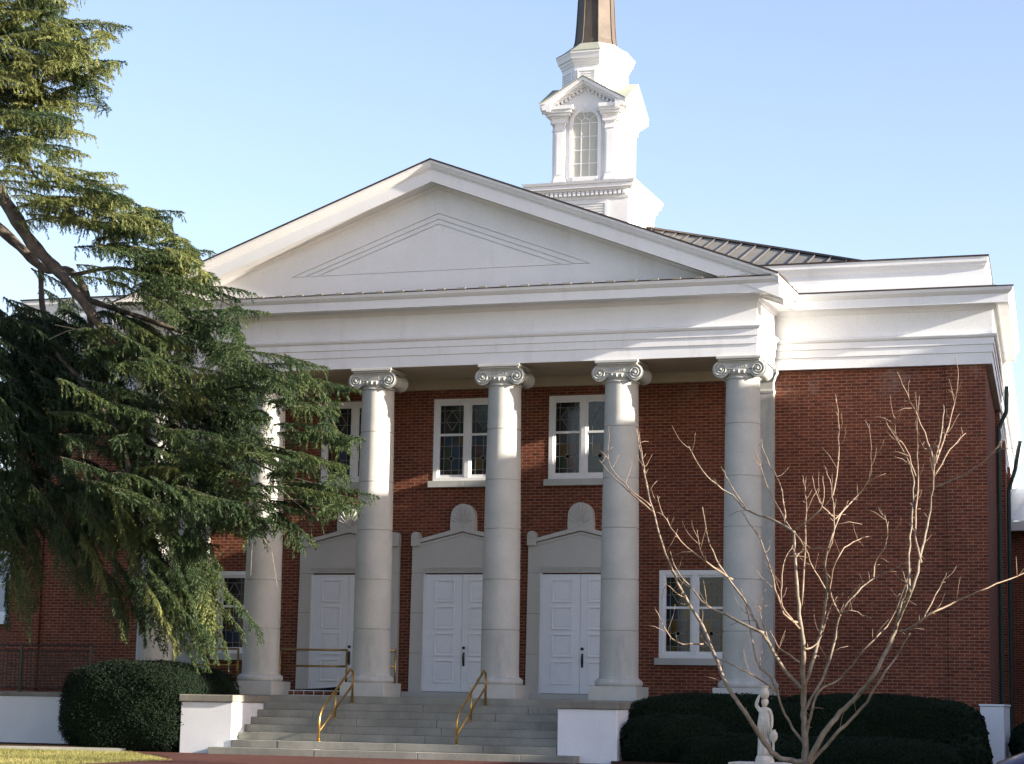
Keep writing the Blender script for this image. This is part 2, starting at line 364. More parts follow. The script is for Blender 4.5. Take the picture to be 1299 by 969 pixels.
# farther, lower part of the side entablature
for sg in (1, -1):
    a, b_ = C+sdv*7.55, E2
    nn = Vector((math.cos(TH), math.sin(TH)))
    a = a-nn*.12; b_ = b_-nn*.12
    pth = [a, b_] if sg > 0 else [mir(b_), mir(a)]
    MB().sweep(pth, ent_profile(.14, H+1.43, .42, H-.25)).done('side_entablature', 'white', church)
    MB().sweep(pth, [(.1, 8.5), (.1, 9.0), (.16, 9.02), (.16, 9.06), (-.2, 9.06), (-.2, 8.5)]).done('side_parapet', 'white', church)
fl = [(-.3, H+1.518), (.605, H+1.518), (.605, H+1.545), (-.3, H+1.575)]
MB().sweep([mir(E1), mir(C), C, E1], fl).done('cornice_flashing', 'flash', church)
# parapet
MB().sweep([mir(E1), mir(C), C, E1], [(-.2, H+1.56), (.30, H+1.56), (.29, H+1.60), (.24, H+1.625), (-.2, H+1.64)]).done('gutter_flashing', 'flash', church)
MB().sweep([mir(E1), mir(C), C, E1], [(-.2, H+1.63), (.17, H+1.63), (.16, H+1.69), (.10, H+1.71), (-.2, H+1.72)]).done('parapet_base', 'white', church)
pp = [(-.25, 8.55), (.015, 8.55), (.015, 8.70), (.0, 8.72), (.0, 9.10), (.02, 9.12), (.05, 9.17), (.05, 9.20), (.085, 9.24), (.085, 9.345), (-.25, 9.345)]
MB().sweep([mir(E1), mir(C), C, E1], pp).done('parapet', 'white', church)
MB().sweep([mir(E1), mir(C), C, E1], [(-.28, 9.348), (.105, 9.348), (.105, 9.378), (-.28, 9.39)]).done('parapet_flashing', 'flash', church)

# main hip roof with standing seams
RX, RY0, RY1, RZ, RT = 11.0, 2.5, 30.0, 9.02, .385
rid = RX*RT+RZ
f0, f1 = Vector((RX, RY0, RZ)), Vector((-RX, RY0, RZ)); b0, b1 = Vector((RX-1.6, RY1, RZ)), Vector((-RX+1.6, RY1, RZ))
ra, rb = Vector((0, RY0+RX, rid)), Vector((0, RY1-7, rid))
rm = MB(); rm.face([f1, f0, ra]); rm.face([f0, b0, rb, ra]); rm.face([b1, f1, ra, rb]); rm.face([b0, b1, rb]); rm.face([f0, f1, b1, b0])
roof = rm.done('roof', 'roof', church)
sm = MB()
x = -RX+.45
while x < RX:
    L = RX-abs(x)
    a = Vector((x, RY0, RZ)); e = Vector((x, RY0+L, RZ+L*RT)); nn = Vector((0, -RT, 1)).normalized()
    w2 = Vector((.014, 0, 0))
    if L > .3: sm.b.faces.ensure_lookup_table(); sm.tube([a+nn*.02, e+nn*.02], .024, 4)
    x += .45
y = RY0+.6
while y < RY1-1.5:
    L = min(y-RY0, RX)
    for sg in (1,):
        a = Vector((RX-(y-RY0)*1.6/27.5, y, RZ)); e = Vector((RX-L, y, RZ+L*RT))
        sm.tube([a+Vector((0, 0, .02)), e+Vector((0, 0, .02))], .024, 4)
    y += .45
sm.done('seam', 'seam', roof)
hp = MB(); hp.tube([f0+Vector((0, 0, .03)), ra+Vector((0, 0, .03)), rb+Vector((0, 0, .03))], .05, 6); hp.tube([f1+Vector((0, 0, .03)), ra+Vector((0, 0, .03))], .05, 6); hp.done('hip_capping', 'flash', roof)

# porch floor, foundation
MB().prismz([(-7.35, -1.1), (7.35, -1.1), (7.35, W-.002), (-7.35, W-.002)], -.15, 0).done('porch_floor', 'step', church)
MB().box(-7.25, 7.25, -1.0, W-.01, G-.2, -.151).done('porch_base', 'stucco', church)

# columns
def volute(mb, cx, cz, y, s, hand, r0=.172):
    pts = []; rd = []
    n_ = 64; turns = 2.6
    for i in range(n_):
        t = i/(n_-1); a = PI/2+hand*turns*2*PI*t; r = r0*(1-.86*t**.8)-.012
        pts.append((cx+r*math.cos(a), y-.012-.02*t, cz+r*math.sin(a))); rd.append(.017*(1-.55*t))
    mb.tube(pts, rd, 6)
    mb.lathe(cx, cz, [(.0001, y-.055), (.02, y-.05), (.028, y-.03), (.028, y)], 12, axis='y')
def make_column():
    root = empty('column'); root.parent = church
    sh = MB()
    prof = [(.42, .455), (.41, .475), (.41, .50), (.405, .52)]
    z0, z1 = .52, 6.60
    joints = [1.43, 2.485, 3.555, 4.60, 5.685]
    def rad(z):
        t = (z-z0)/(z1-z0); return .405-(.405-.350)*(t**1.7)
    zs = sorted(set([z0+(z1-z0)*i/24 for i in range(1, 25)]+joints))
    for z in zs:
        if z in joints: prof += [(rad(z), z-.011), (rad(z)-.016, z-.007), (rad(z)-.016, z+.007), (rad(z), z+.011)]
        elif all(abs(z-j) > .02 for j in joints): prof.append((rad(z), z))
    prof += [(.350, 6.605), (.372, 6.61), (.378, 6.625), (.372, 6.64), (.352, 6.65), (.352, 6.70)]
    sh.lathe(0, 0, prof, 64).done('shaft', 'stone', root, angle=28)
    bs = MB(); bs.lathe(0, 0, [(.44, .28), (.475, .295), (.497, .33), (.50, .36), (.49, .40), (.46, .43), (.43, .44), (.43, .455), (.40, .456)], 64)
    bs.done('base_moulding', 'stone', root, angle=35)
    pl = MB(); pl.box(-.505, .505, -.505, .505, 0, .292); pl.done('plinth', 'stone', root, bevel=.008)
    # ionic capital
    cp = MB()
    cp.lathe(0, 0, [(.352, 6.67), (.385, 6.70), (.41, 6.75), (.405, 6.79), (.37, 6.80)], 48)
    for k in range(24):      # egg carving under the volutes
        a = 2*PI*k/24; cp.lathe(.415*math.cos(a), .415*math.sin(a), [(.001, 6.70), (.016, 6.71), (.024, 6.74), (.02, 6.775), (.001, 6.785)], 8)
    for sx in (-1, 1):
        zc = 6.80; xc = sx*.385
        # bolster running front to back, waisted
        prof = []
        for i in range(17):
            t = i/16; yy = -.36+.70*t; r = .178-.055*math.sin(PI*t)**.7
            if i in (0, 16): r = .178
            if i in (7, 9): r -= .0
            if i == 8: r += .018
            prof.append((r, yy))
        cp.lathe(xc, zc, prof, 32, axis='y')
        volute(cp, xc, zc, -.36, 1, -sx)
        volute(cp, xc, zc, .37, 1, -sx)
    # channel between the volutes, front and back, with a few carved flutes
    for y0, y1 in ((-.365, -.30), (.30, .35)):
        cp.box(-.385, .385, y0, y1, 6.80, 6.965)
    cp.box(-.385, .385, -.39, -.363, 6.935, 6.965)
    cp.box(-.25, .25, -.385, -.363, 6.80, 6.815)
    for k in range(-3, 4): cp.box(k*.045-.013, k*.045+.013, -.38, -.363, 6.825, 6.92)
    cp.box(-.36, .36, -.36, .36, 6.79, 6.97)
    cp.done('capital', 'stone', root, angle=40)
    ab = MB(); ab.box(-.44, .44, -.44, .44, 6.966, 7.0); ab.box(-.47, .47, -.47, .47, 7.0, 7.062); ab.done('abacus', 'stone', root, bevel=.01)
    return root
col0 = make_column(); col0.location = (colx[0], 0, 0)
for x in colx[1:]:
    c_ = col0.copy(); COL.objects.link(c_); c_.parent = church; c_.location = (x, 0, 0)
    for ch in list(col0.children):
        d_ = ch.copy(); COL.objects.link(d_); d_.parent = c_

# pilasters at the wall ends of the portico
for sx in (-1, 1):
    x1 = sx*6.98; x0 = sx*6.24; a, b_ = min(x0, x1), max(x0, x1)
    rt = empty('pilaster'); rt.parent = church
    q = MB()
    for z0, z1 in ((.52, 1.43), (1.436, 2.485), (2.491, 3.555), (3.561, 4.60), (4.606, 5.685), (5.691, 6.58)): q.box(a, b_, W-.205, W, z0, z1)
    q.box(a+.006, b_-.006, W-.199, W, .4, 6.6)
    q.done('shaft', 'stone', rt)
    MB().sweep([(a, W), (a, W-.205), (b_, W-.205), (b_, W)], [(-.1, 6.56), (.012, 6.56), (.018, 6.60), (.012, 6.63), (.0, 6.64), (.0, 6.80), (.02, 6.83), (.045, 6.90), (.08, 6.95), (.10, 6.98), (.10, 7.052), (-.1, 7.052)]).done('capital', 'stone', rt)
    MB().sweep([(a, W), (a, W-.205), (b_, W-.205), (b_, W)], [(-.1, .002), (.09, .002), (.09, .29), (.07, .30), (.085, .36), (.07, .42), (.03, .45), (.02, .5), (0, .52), (-.1, .52)]).done('base_moulding', 'stone', rt)

# portico entablature
PX = 7.03
pth = [(-PX, W-.3), (-PX, -.40), (PX, -.40), (PX, W-.3)]
MB().sweep(pth, ent_profile(0, H+1.53, .50, H, inner=-.78)).done('portico_entablature', 'white', church)
box('porch_ceiling', 'soffit', church, -PX+.5, PX-.5, .3, W-.16, H+.012, H+.1)
box('wall_architrave', 'soffit', church, -6.23, 6.23, W-.15, W+.02, 6.86, H+.05)
# soffit of the front beam, tan paint like the ceiling
box('beam_soffit', 'soffit', church, -PX+.03, PX-.03, -.37, .38, H-.006, H+.004)
cl = MB(); cl.sweep([(-PX, W-.3), (-PX, -.40), (PX, -.40), (PX, W-.3)], [(-.5, H+1.532), (.578, H+1.532), (.578, H+1.556), (-.5, H+1.60)]); x = -7.3
while x < 7.3: cl.box(x, x+.17, -.992, -.93, H+1.54, H+1.572, 1); x += .47
cl.done('portico_flashing', ['flash', 'cap'], church)

# pediment: tympanum + raking cornice
AZ = 11.485; SL = (AZ-8.66)/7.53
ty = MB(); zb = 8.58
ty.prism([(-6.9, zb), (6.9, zb), (6.9, zb+.1), (0, AZ-.15), (-6.9, zb+.1)], -.36, -.1)
gp = .022; ks = .366; eb = 9.17
def chev(ap): return [(-(ap-eb)/ks, eb), (0, ap), ((ap-eb)/ks, eb)]
y0_, y1_ = -.395, -.3595
o_ = chev(10.44)
ty.prism([(-6.85, zb), (6.85, zb), (5.4, eb-.012), (-5.4, eb-.012)], y0_-.006, y1_)
for sx in (-1, 1): ty.prism([(sx*5.4, eb-.011), (0, AZ-.30), (0, 10.44), (sx*(10.44-eb)/ks, eb-.011)], y0_, y1_)
for a_, b2 in ((10.44-gp, 10.315), (10.315-gp, 10.205)):
    A, B = chev(a_), chev(b2)
    ty.prism([A[0], A[1], B[1], B[0]], y0_, y1_); ty.prism([A[1], A[2], B[2], B[1]], y0_, y1_)
I_ = chev(10.205-gp); ty.prism([I_[0], I_[2], I_[1]], y0_, y1_)
ty.done('tympanum', 'white', church)
def rake(mb, prof, mats=0):
    # prof: (projection towards viewer from y=-.36, drop below roof line)
    cs = math.atan(SL); n2 = len(prof)
    rings = []
    for x in (-7.6, 0, 7.6):
        zt = AZ-abs(x)*SL
        rings.append([mb.b.verts.new((x, -.36-p, zt-d)) for p, d in prof])
    for q, t in zip(rings, rings[1:]):
        for k in range(n2): mb.b.faces.new((q[k], q[(k+1) % n2], t[(k+1) % n2], t[k]))
    mb.b.faces.new(rings[0][::-1]); mb.b.faces.new(rings[-1])
rk = MB()
rake(rk, [(-.3, .0), (.63, .0), (.63, .05), (.60, .10), (.57, .155), (.54, .165), (.54, .185), (.525, .19), (.525, .455), (.49, .455), (.49, .43), (.10, .43), (.09, .47), (.045, .515), (.03, .55), (.0, .555), (-.3, .555)])
rk.done('raking_cornice', 'white', church)
rf = MB()
rake(rf, [(-.3, -.045), (.655, -.035), (.655, -.003), (-.3, -.003)])
rf.done('rake_flashing', 'flash', church)
pr_ = MB()
YB = 9.6
pr_.face([(-7.6, -.30, AZ-7.6*SL-.02), (0, -.30, AZ+.02), (0, YB, AZ+.02), (-7.6, YB, AZ-7.6*SL-.02)])
pr_.face([(0, -.30, AZ+.02), (7.6, -.30, AZ-7.6*SL-.02), (7.6, YB, AZ-7.6*SL-.02), (0, YB, AZ+.02)])
proof = pr_.done('portico_roof', 'roof', church)
ps = MB(); y = .1
while y < YB:
    for sx in (-1, 1): ps.tube([(0, y, AZ+.04), (sx*7.6, y, AZ-7.6*SL)], .022, 4)
    y += .45
ps.done('seam', 'seam', proof)
# side walls of the portico attic under the roof slope
for sx in (-1, 1):
    a, b_ = sorted((sx*6.7, sx*7.5)); box('portico_eave', 'white', church, a, b_, -.2, W+.9, 8.56, 8.64)

# windows of stained glass
def window(cx, z0, z1, half, meet, seed, sill_h=.145):
    rt = empty('window'); rt.parent = church
    y = W-.010; W_ = W+.15
    f = MB(); fr = .105
    f.box(cx-half, cx-half+fr, y, W_, z0, z1); f.box(cx+half-fr, cx+half, y, W_, z0, z1)
    f.box(cx-half+fr, cx+half-fr, y, W_, z1-fr, z1); f.box(cx-half+fr, cx+half-fr, y, W_, z0, z0+fr*.8)
    f.box(cx-.055, cx+.055, y-.005, W_, z0+fr*.8, z1-fr)
    f.done('frame', 'white', rt, bevel=.006)
    rr = random.Random(seed)
    for sx in (-1, 1):
        g = MB(); sh = MB(); ld = MB()
        a = cx+(.055 if sx > 0 else -half+fr); b_ = cx+(half-fr if sx > 0 else -.055)
        c0, c1 = z0+fr*.8, z1-fr; st = .045; ys = y+.028
        sh.box(a, a+st, ys, W_, c0, c1); sh.box(b_-st, b_, ys, W_, c0, c1); sh.box(a+st, b_-st, ys, W_, c1-st, c1); sh.box(a+st, b_-st, ys, W_, c0, c0+st+.015)
        sh.box(a+st, b_-st, ys-.006, W_, meet-.025, meet+.025)
        ga, gb = a+st, b_-st; yg = ys+.025
        wd = gb-ga
        cols = [ga, ga+wd*.17, ga+wd*.5, ga+wd*.83, gb]
        # lower sash: a grid of coloured panes
        zl0, zl1 = c0+st+.015, meet-.025; hh = zl1-zl0
        rows = [zl0, zl0+hh*.12, zl0+hh*.42, zl0+hh*.74, zl1]
        pal = [[6, 0, 0, 6], [6, 3, 1, 0], [6, 2, 1, 6], [0, 1, 4, 0]]
        for j in range(4):
            for i in range(4):
                k = pal[j][i]
                if rr.random() < .3: k = rr.choice([0, 1, 3, 4, 2, 0, 6, 5])
                g.face([(cols[i], yg, rows[j]), (cols[i+1], yg, rows[j]), (cols[i+1], yg, rows[j+1]), (cols[i], yg, rows[j+1])], k)
        for c_ in cols[1:-1]: ld.box(c_-.006, c_+.006, yg-.008, yg+.002, zl0, zl1)
        for r_ in rows[1:-1]: ld.box(ga, gb, yg-.009, yg+.002, r_-.006, r_+.006)
        ld.lathe((ga+gb)/2, rows[2], [(.055, yg-.012), (.055, yg-.002), (.04, yg-.002), (.04, yg-.012)], 16, axis='y')
        # upper sash: lozenge pattern
        zu0, zu1 = meet+.025, c1-st; hu = zu1-zu0; mz = (zu0+zu1)/2-.02; mx_ = (ga+gb)/2
        rows = [zu0, zu0+hu*.4, zu0+hu*.82, zu1]
        for j in range(3):
            for i in range(4):
                k = rr.choice([6, 0, 0, 6, 3, 1 if rr.random() < .5 else 6, 0])
                g.face([(cols[i], yg, rows[j]), (cols[i+1], yg, rows[j]), (cols[i+1], yg, rows[j+1]), (cols[i], yg, rows[j+1])], k)
        for c_ in (cols[1], cols[3]): ld.box(c_-.005, c_+.005, yg-.008, yg+.002, zu0, zu1)
        for r_ in rows[1:-1]: ld.box(ga, gb, yg-.009, yg+.002, r_-.005, r_+.005)
        dz, dx = hu*.36, wd*.27
        q = [(mx_, yg-.006, mz+dz), (mx_+dx, yg-.006, mz), (mx_, yg-.006, mz-dz), (mx_-dx, yg-.006, mz), (mx_, yg-.006, mz+dz)]
        for p0, p1 in zip(q, q[1:]): ld.tube([p0, p1], .008, 5)
        sh.done('sash', 'white', rt)
        g.done('stained_glass', GL, rt); ld.done('leading', 'lead', rt)
    s_ = MB(); s_.box(cx-half-.07, cx-.004, W-.13, W, z0-sill_h, z0-.002); s_.box(cx+.004, cx+half+.07, W-.13, W, z0-sill_h, z0-.002)
    s_.box(cx-.004, cx+.004, W-.12, W, z0-sill_h+.01, z0-.01); s_.done('sill', 'stone', rt, bevel=.006)
for i, cx in enumerate((-2.72, .005, 2.72)): window(cx, 4.80, 6.66, .80, 5.845, 3+i)
for i, cx in enumerate((-5.24, 5.24)): window(cx, .925, 2.80, .78, 2.0, 13+i)

# doorways
def doorway(cx, detail_seed):
    sr = empty('door_surround'); sr.parent = church
    y = W-.11; hw = 1.20; ow = .91
    s_ = MB()
    s_.prism([(cx-hw-.02, .0), (cx-ow, .0), (cx-ow, 2.74), (cx-hw+.0, 2.74)], y, W+.01)
    s_.prism([(cx+ow, .0), (cx+hw+.02, .0), (cx+hw-.0, 2.74), (cx+ow, 2.74)], y, W+.01)
    s_.prism([(cx-hw, 2.746), (cx+hw, 2.746), (cx+hw, 3.36), (cx, 3.64), (cx-hw, 3.36)], y, W+.01)
    for z in (.95, 1.85):
        pass
    ln = s_
    for sx in (-1, 1):
        for z in (.98, 1.86):
            a, b_ = sorted((cx+sx*ow, cx+sx*(hw+.012))); ln.box(a, b_, y-.0015, y+.01, z-.005, z+.005, 1)
    cpg = MB()
    for sx in (-1, 1):
        cpg.prism([(cx+sx*(hw+.0), 3.375), (cx+sx*(hw+.0), 3.455), (cx+sx*.01, 3.76), (cx+sx*.01, 3.655)], y-.05, W+.01)
        cpg.prism([(cx+sx*(hw-.06), 3.30), (cx+sx*(hw-.06), 3.325), (cx+sx*.012, 3.605), (cx+sx*.012, 3.58)], y-.018, y-.0005)
    cpg.done('coping', 'stone2', sr, bevel=.006)
    for sx in (-1, 1):
        kn = MB()
        x0 = cx+sx*(hw-.09)
        pts = [(x0-.10, 3.34)]+[(x0+(.10)*math.cos(a), 3.56+.10*math.sin(a)) for a in [PI-PI*i/12 for i in range(13)]]+[(x0+.10, 3.34)]
        kn.prism(pts, y-.07, W+.01)
        kn.lathe(x0, 3.56, [(.065, y-.085), (.065, y-.065)], 16, axis='y')
        kn.done('end_block', 'stone2', sr, bevel=.006)
    ac = MB()
    pts = [(cx-.285, 3.66), (cx-.295, 3.80), (cx-.285, 3.98)]+[(cx+.285*math.cos(a), 3.99+.285*math.sin(a)) for a in [PI-PI*i/20 for i in range(1, 20)]]+[(cx+.285, 3.98), (cx+.295, 3.80), (cx+.285, 3.66)]
    ac.prism(pts, y-.055, W+.01)
    for k in range(9):
        a = PI*(k+.5)/9; r = .24
        p1 = Vector((cx+.03*math.cos(a), y-.06, 3.80)); p2 = Vector((cx+r*math.cos(a), y-.062, 3.86+(r+.10)*math.sin(a)))
        ac.tube([p1, (p1+p2)/2+Vector((0, -.004, .01)), p2], [.007, .016, .023], 6)
    ac.lathe(cx, 3.80, [(.045, y-.075), (.045, y-.05)], 14, axis='y')
    ac.done('acroterion', 'stone2', sr, bevel=.005)
    # wave band over the doors + beads down the jambs
    wv = s_; wv.box(cx-ow-.03, cx+ow+.03, y-.02, y-.001, 2.745, 2.765); wv.box(cx-ow-.03, cx+ow+.03, y-.02, y-.001, 2.855, 2.87)
    x = cx-ow-.02; i = 0; pts = []
    while x <= cx+ow+.02: pts.append((x, y-.012, 2.81+.026*math.sin(x*2*PI/.13))); x += .0125
    wv.tube(pts, .012, 5)
    for sx in (-1, 1):
        z = .1
        while z < 2.7: wv.box(cx+sx*(ow+.045)-.02, cx+sx*(ow+.045)+.02, y-.011, y-.0005, z, z+.045); z += .085
    wv.done('stone_frame', ['stone2', 'cap'], sr)
    box('threshold', 'stone2', sr, cx-hw-.1, cx+hw+.1, y-.22, y-.002, .004, .125, bevel=.008)
    for sx in (-1, 1):
        lf = empty('door'); lf.parent = church
        a, b_ = sorted((cx+sx*.003, cx+sx*(ow-.03)))
        d = MB(); yd = y+.035
        d.box(a, b_, yd, W+.01, .135, 2.715)
        pa, pb = a+(b_-a)*.27, b_-(b_-a)*.2; yd0 = yd
        if sx > 0: pa, pb = a+(b_-a)*.2, b_-(b_-a)*.27
        for k in range(4):
            z0 = .33+k*.59; z1 = z0+.50
            # raised moulding frame round a sunk field
            for q in ((pa, pb, z0, z0+.03), (pa, pb, z1-.03, z1), (pa, pa+.03, z0+.03, z1-.03), (pb-.03, pb, z0+.03, z1-.03)):
                d.box(q[0], q[1], yd-.028, yd-.0005, q[2], q[3])
            d.box(pa+.07, pb-.07, yd-.010, yd-.0005, z0+.07, z1-.07)
        d.done('leaf', 'door', lf, bevel=.005)
        jb = MB(); e = cx+sx*(ow-.014); jb.box(e-.014, e+.014, y+.012, W, .13, 2.745); jb.done('jamb', 'door', lf)
        if sx > 0:
            h = MB(); hx = a+.055
            h.lathe(hx, 1.10, [(.032, yd-.035), (.032, yd)], 14, axis='y')
            h.box(hx-.022, hx+.022, yd-.014, yd, .70, 1.0)
            h.tube([(hx, yd-.01, .97), (hx, yd-.05, .95), (hx, yd-.065, .88), (hx, yd-.06, .78), (hx-.005, yd-.02, .73)], [.016, .017, .014, .013, .012], 8)
            h.done('handle', 'black', lf, smooth=True)
        else:
            h = MB(); h.box(cx-ow+.10, cx-ow+.12, yd-.012, yd, 1.40, 1.50); h.done('door_plate', 'door', lf)
for i, cx in enumerate((-2.72, 0, 2.72)): doorway(cx, i)

# raised dais (accessible walk) with brick-on-edge border in front of the left door
ds = empty('raised_walk'); ds.parent = church
box('slab', 'step', ds, -7.2, -1.75, .42, W-.12, .003, .115)
bb = MB(); x = -7.2
while x < -1.76: bb.box(x+.011, min(x+.225, -1.75), .395, .425, .018, .10); x += .236
bb.done('brick_edge', 'brick', ds)
box('mortar', 'white', ds, -7.21, -1.745, .402, .419, .002, .118)
mt = MB(); mt.prism([(-3.75, .118), (-2.22, .118), (-2.22, .215), (-2.4, .205), (-2.8, .165), (-3.2, .145), (-3.75, .14)], .46, 1.35)
tag(mt.done('door_mat', 'mat'), 'black rubber mat buckled up at one end before the left door', 'mat')

# steeple
stp = empty('steeple', (0, 11.6, 0)); stp.parent = church
def sq(h): return [(-h, -h), (h, -h), (h, h), (-h, h)]
b_ = MB(); b_.prismz(sq(1.34), 11.4, 13.2); b_.done('base_block', 'white', stp)
MB().sweep(sq(1.34), [(-.2, 13.18), (.02, 13.18), (.03, 13.24), (.03, 13.38), (.10, 13.40), (.12, 13.44), (.17, 13.46), (.17, 13.55), (.20, 13.57), (.22, 13.64), (-.2, 13.74)], closed=True).done('base_cornice', 'white', stp)
dn = MB()
for k in range(4):
    rot = Matrix.Rotation(k*PI/2, 3, 'Z')
    for i in range(-10, 11):
        x = i*.125
        c8 = [Vector((x+a*.035, yy, z)) for a in (-1, 1) for yy in (-1.46, -1.36) for z in (13.27, 13.375)]
        v8 = [dn.b.verts.new(rot @ q) for q in c8]
        for f in ((0, 1, 3, 2), (4, 6, 7, 5), (0, 4, 5, 1), (2, 3, 7, 6), (0, 2, 6, 4), (1, 5, 7, 3)): dn.b.faces.new([v8[j] for j in f])
dn.done('dentils', 'white', stp)
def lvf(lv):
    lv.box(-.78, -.70, -1.37, -1.335, 12.45, 13.12); lv.box(.70, .78, -1.37, -1.335, 12.45, 13.12); lv.box(-.70, .70, -1.37, -1.335, 13.05, 13.12)
    for j in range(8):
        z = 12.5+j*.07
        lv.box(-.702, .702, -1.365, -1.338, z, z+.03)
LV = lvf
bf = MB(); bf.prismz(sq(.86), 13.6, 16.2); bf.done('belfry', 'white', stp)
class four:
    def __init__(s, *fns): s.fns = fns
    def done(s, name, mat_, parent):
        for fn in s.fns:
            mb = MB(); fn(mb); o = mb.done(name, mat_, parent)
            for k in range(1, 4):
                c_ = o.copy(); COL.objects.link(c_); c_.parent = parent; c_.rotation_euler = (0, 0, k*PI/2)
four(LV).done('louvre', 'white', stp)
def pil(mb, sd_):
    for sx in (sd_,):
        a, b_ = sorted((sx*.56, sx*.84))
        mb.box(a, b_, -.94, -.85, 13.9, 15.38); mb.box(a+.05, b_-.05, -.952, -.9405, 14.0, 15.15)
        mb.box(a-.03, b_+.03, -.97, -.84, 13.74, 13.84); mb.box(a-.015, b_+.015, -.955, -.845, 13.84, 13.9)
        mb.box(a-.015, b_+.015, -.96, -.845, 15.22, 15.25); mb.box(a-.01, b_+.01, -.955, -.846, 15.38, 15.42)
four(lambda m_: pil(m_, -1), lambda m_: pil(m_, 1)).done('belfry_pilaster', 'white', stp)
def entb(mb, sd_):
    for sx in (sd_,):
        a, b_ = sorted((sx*.50, sx*.93))
        mb.box(a, b_, -.98, -.84, 15.42, 15.56); mb.box(a-.02, b_+.03, -1.01, -.84, 15.56, 15.61)
        mb.box(a-.05, b_+.09, -1.08, -.84, 15.61, 15.68); mb.box(a-.06, b_+.16, -1.13, -.84, 15.68, 15.76); mb.box(a-.07, b_+.22, -1.18, -.84, 15.76, 15.86)
four(lambda m_: entb(m_, -1), lambda m_: entb(m_, 1)).done('belfry_cornice', 'white', stp)
def ped(mb):
    s2 = (16.62-15.92)/1.2
    mb.prism([(-.95, 15.80), (-.50, 15.79), (-.50, 15.70), (.50, 15.70), (.50, 15.79), (.95, 15.80), (0, 16.45)], -.905, -.5)
    for sx in (-1, 1):
        for (d0, d1, yy) in ((.0, .10, -1.20), (.10, .17, -1.14), (.17, .22, -1.02)):
            mb.prism([(0, 16.62-d0), (sx*1.2, 15.92-d0), (sx*1.2, 15.92-d1), (0, 16.62-d1)], yy, -.90)
        for i in range(1, 9):
            x = sx*i*.105; z = 16.62-abs(x)*s2-.23
            mb.box(x-.03, x+.03, -1.0, -.90, z-.075, z+.01)
four(ped).done('belfry_pediment', 'white', stp)
def groof(mb):
    s2 = (16.62-15.92)/1.2
    for sx in (-1, 1):
        mb.face([(0, -1.215, 16.65), (sx*1.22, -1.215, 15.94), (0, 0, 16.65)])
        mb.prism([(0, 16.652), (sx*1.22, 15.942), (sx*1.22, 15.925), (0, 16.63)], -1.222, -1.2)
four(groof).done('belfry_roof', 'patina', stp)
# arched windows
def arch_pts(w_, z0, zs, n=20): return [(-w_, z0), (w_, z0)]+[(w_*math.cos(PI*i/n), zs+w_*math.sin(PI*i/n)) for i in range(n+1)]
def awin_glass(mb): mb.prism(arch_pts(.33, 13.92, 15.40), -.875, -.861)
four(awin_glass).done('belfry_window_glass', 'milk', stp)
def awin(mb):
    n = 20; zs = 15.40
    o = arch_pts(.44, 13.80, zs); i_ = arch_pts(.35, 13.92, zs)
    for a, b_ in ((0, 1),):
        pass
    vo = o[2:]; vi = i_[2:]
    for k in range(n):
        mb.prism([vo[k], vo[k+1], vi[k+1], vi[k]], -.92, -.86)
    for sx in (-1, 1):
        a, b_ = sorted((sx*.35, sx*.44)); mb.box(a, b_, -.92, -.86, 13.80, zs)
    mb.box(-.35, .35, -.93, -.86, 13.80, 13.92)
    for x in (-.115, .115): mb.box(x-.012, x+.012, -.89, -.8755, 13.92, zs+.02)
    for z in (14.29, 14.66, 15.03, 15.40): mb.box(-.35, .35, -.889, -.8755, z-.012, z+.012)
    pts = [(.13*math.cos(PI*i/10), -.885, zs+.13*math.sin(PI*i/10)) for i in range(11)]
    mb.tube(pts, .012, 5)
    for a in (PI/5, 2*PI/5+.1, PI-2*PI/5-.1, PI-PI/5): mb.tube([(.13*math.cos(a), -.885, zs+.13*math.sin(a)), (.34*math.cos(a), -.885, zs+.34*math.sin(a))], .011, 5)
    mb.box(-.05, .05, -.95, -.90, zs+.40, zs+.54)
four(awin).done('belfry_window_frame', 'white', stp)
# octagon stage and spire
def octp(r): return [(r/math.cos(PI/8)*math.cos(PI/8+k*PI/4), r/math.cos(PI/8)*math.sin(PI/8+k*PI/4)) for k in range(8)]
MB().prismz(octp(.84), 15.6, 17.15).done('octagon_stage', 'white', stp)
MB().sweep(octp(.84), [(-.1, 17.04), (.02, 17.04), (.04, 17.10), (.07, 17.14), (.08, 17.19), (.12, 17.21), (.14, 17.31), (.165, 17.36), (.165, 17.40), (-.1, 17.40)], closed=True).done('octagon_cornice', 'white', stp)
def pnf(pn):
    pn.box(-.26, -.22, -.87, -.835, 16.35, 16.92); pn.box(.22, .26, -.87, -.835, 16.35, 16.92); pn.box(-.22, .22, -.87, -.835, 16.87, 16.92)
    for j in range(7): z = 16.38+j*.07; pn.box(-.222, .222, -.86, -.838, z, z+.03)
def pnf2(pn):
    pnf(pn); bmesh.ops.transform(pn.b, matrix=Matrix.Rotation(PI/4, 4, 'Z'), verts=pn.b.verts[:])
four(pnf, pnf2).done('octagon_louvre', 'white', stp)
a0 = PI/8
def octr(r): return r/math.cos(PI/8)
MB().lathe(0, 0, [(octr(1.01), 17.403), (octr(1.01), 17.43), (octr(.80), 17.57), (octr(.60), 17.74), (octr(.54), 17.76)], 8, a0=a0).done('spire_skirt', 'patina', stp)
MB().lathe(0, 0, [(octr(.555), 17.74), (octr(.52), 17.9), (octr(.49), 18.3), (octr(.455), 19.05), (octr(.02), 25.4)], 8, a0=a0).done('spire', 'copper', stp)
sg_ = MB()
for k in range(8):
    a = a0+k*PI/4; sg_.tube([(octr(r)*math.cos(a), octr(r)*math.sin(a), z) for r, z in ((.56, 17.76), (.525, 17.9), (.495, 18.3), (.46, 19.05), (.02, 25.4))], .016, 5)
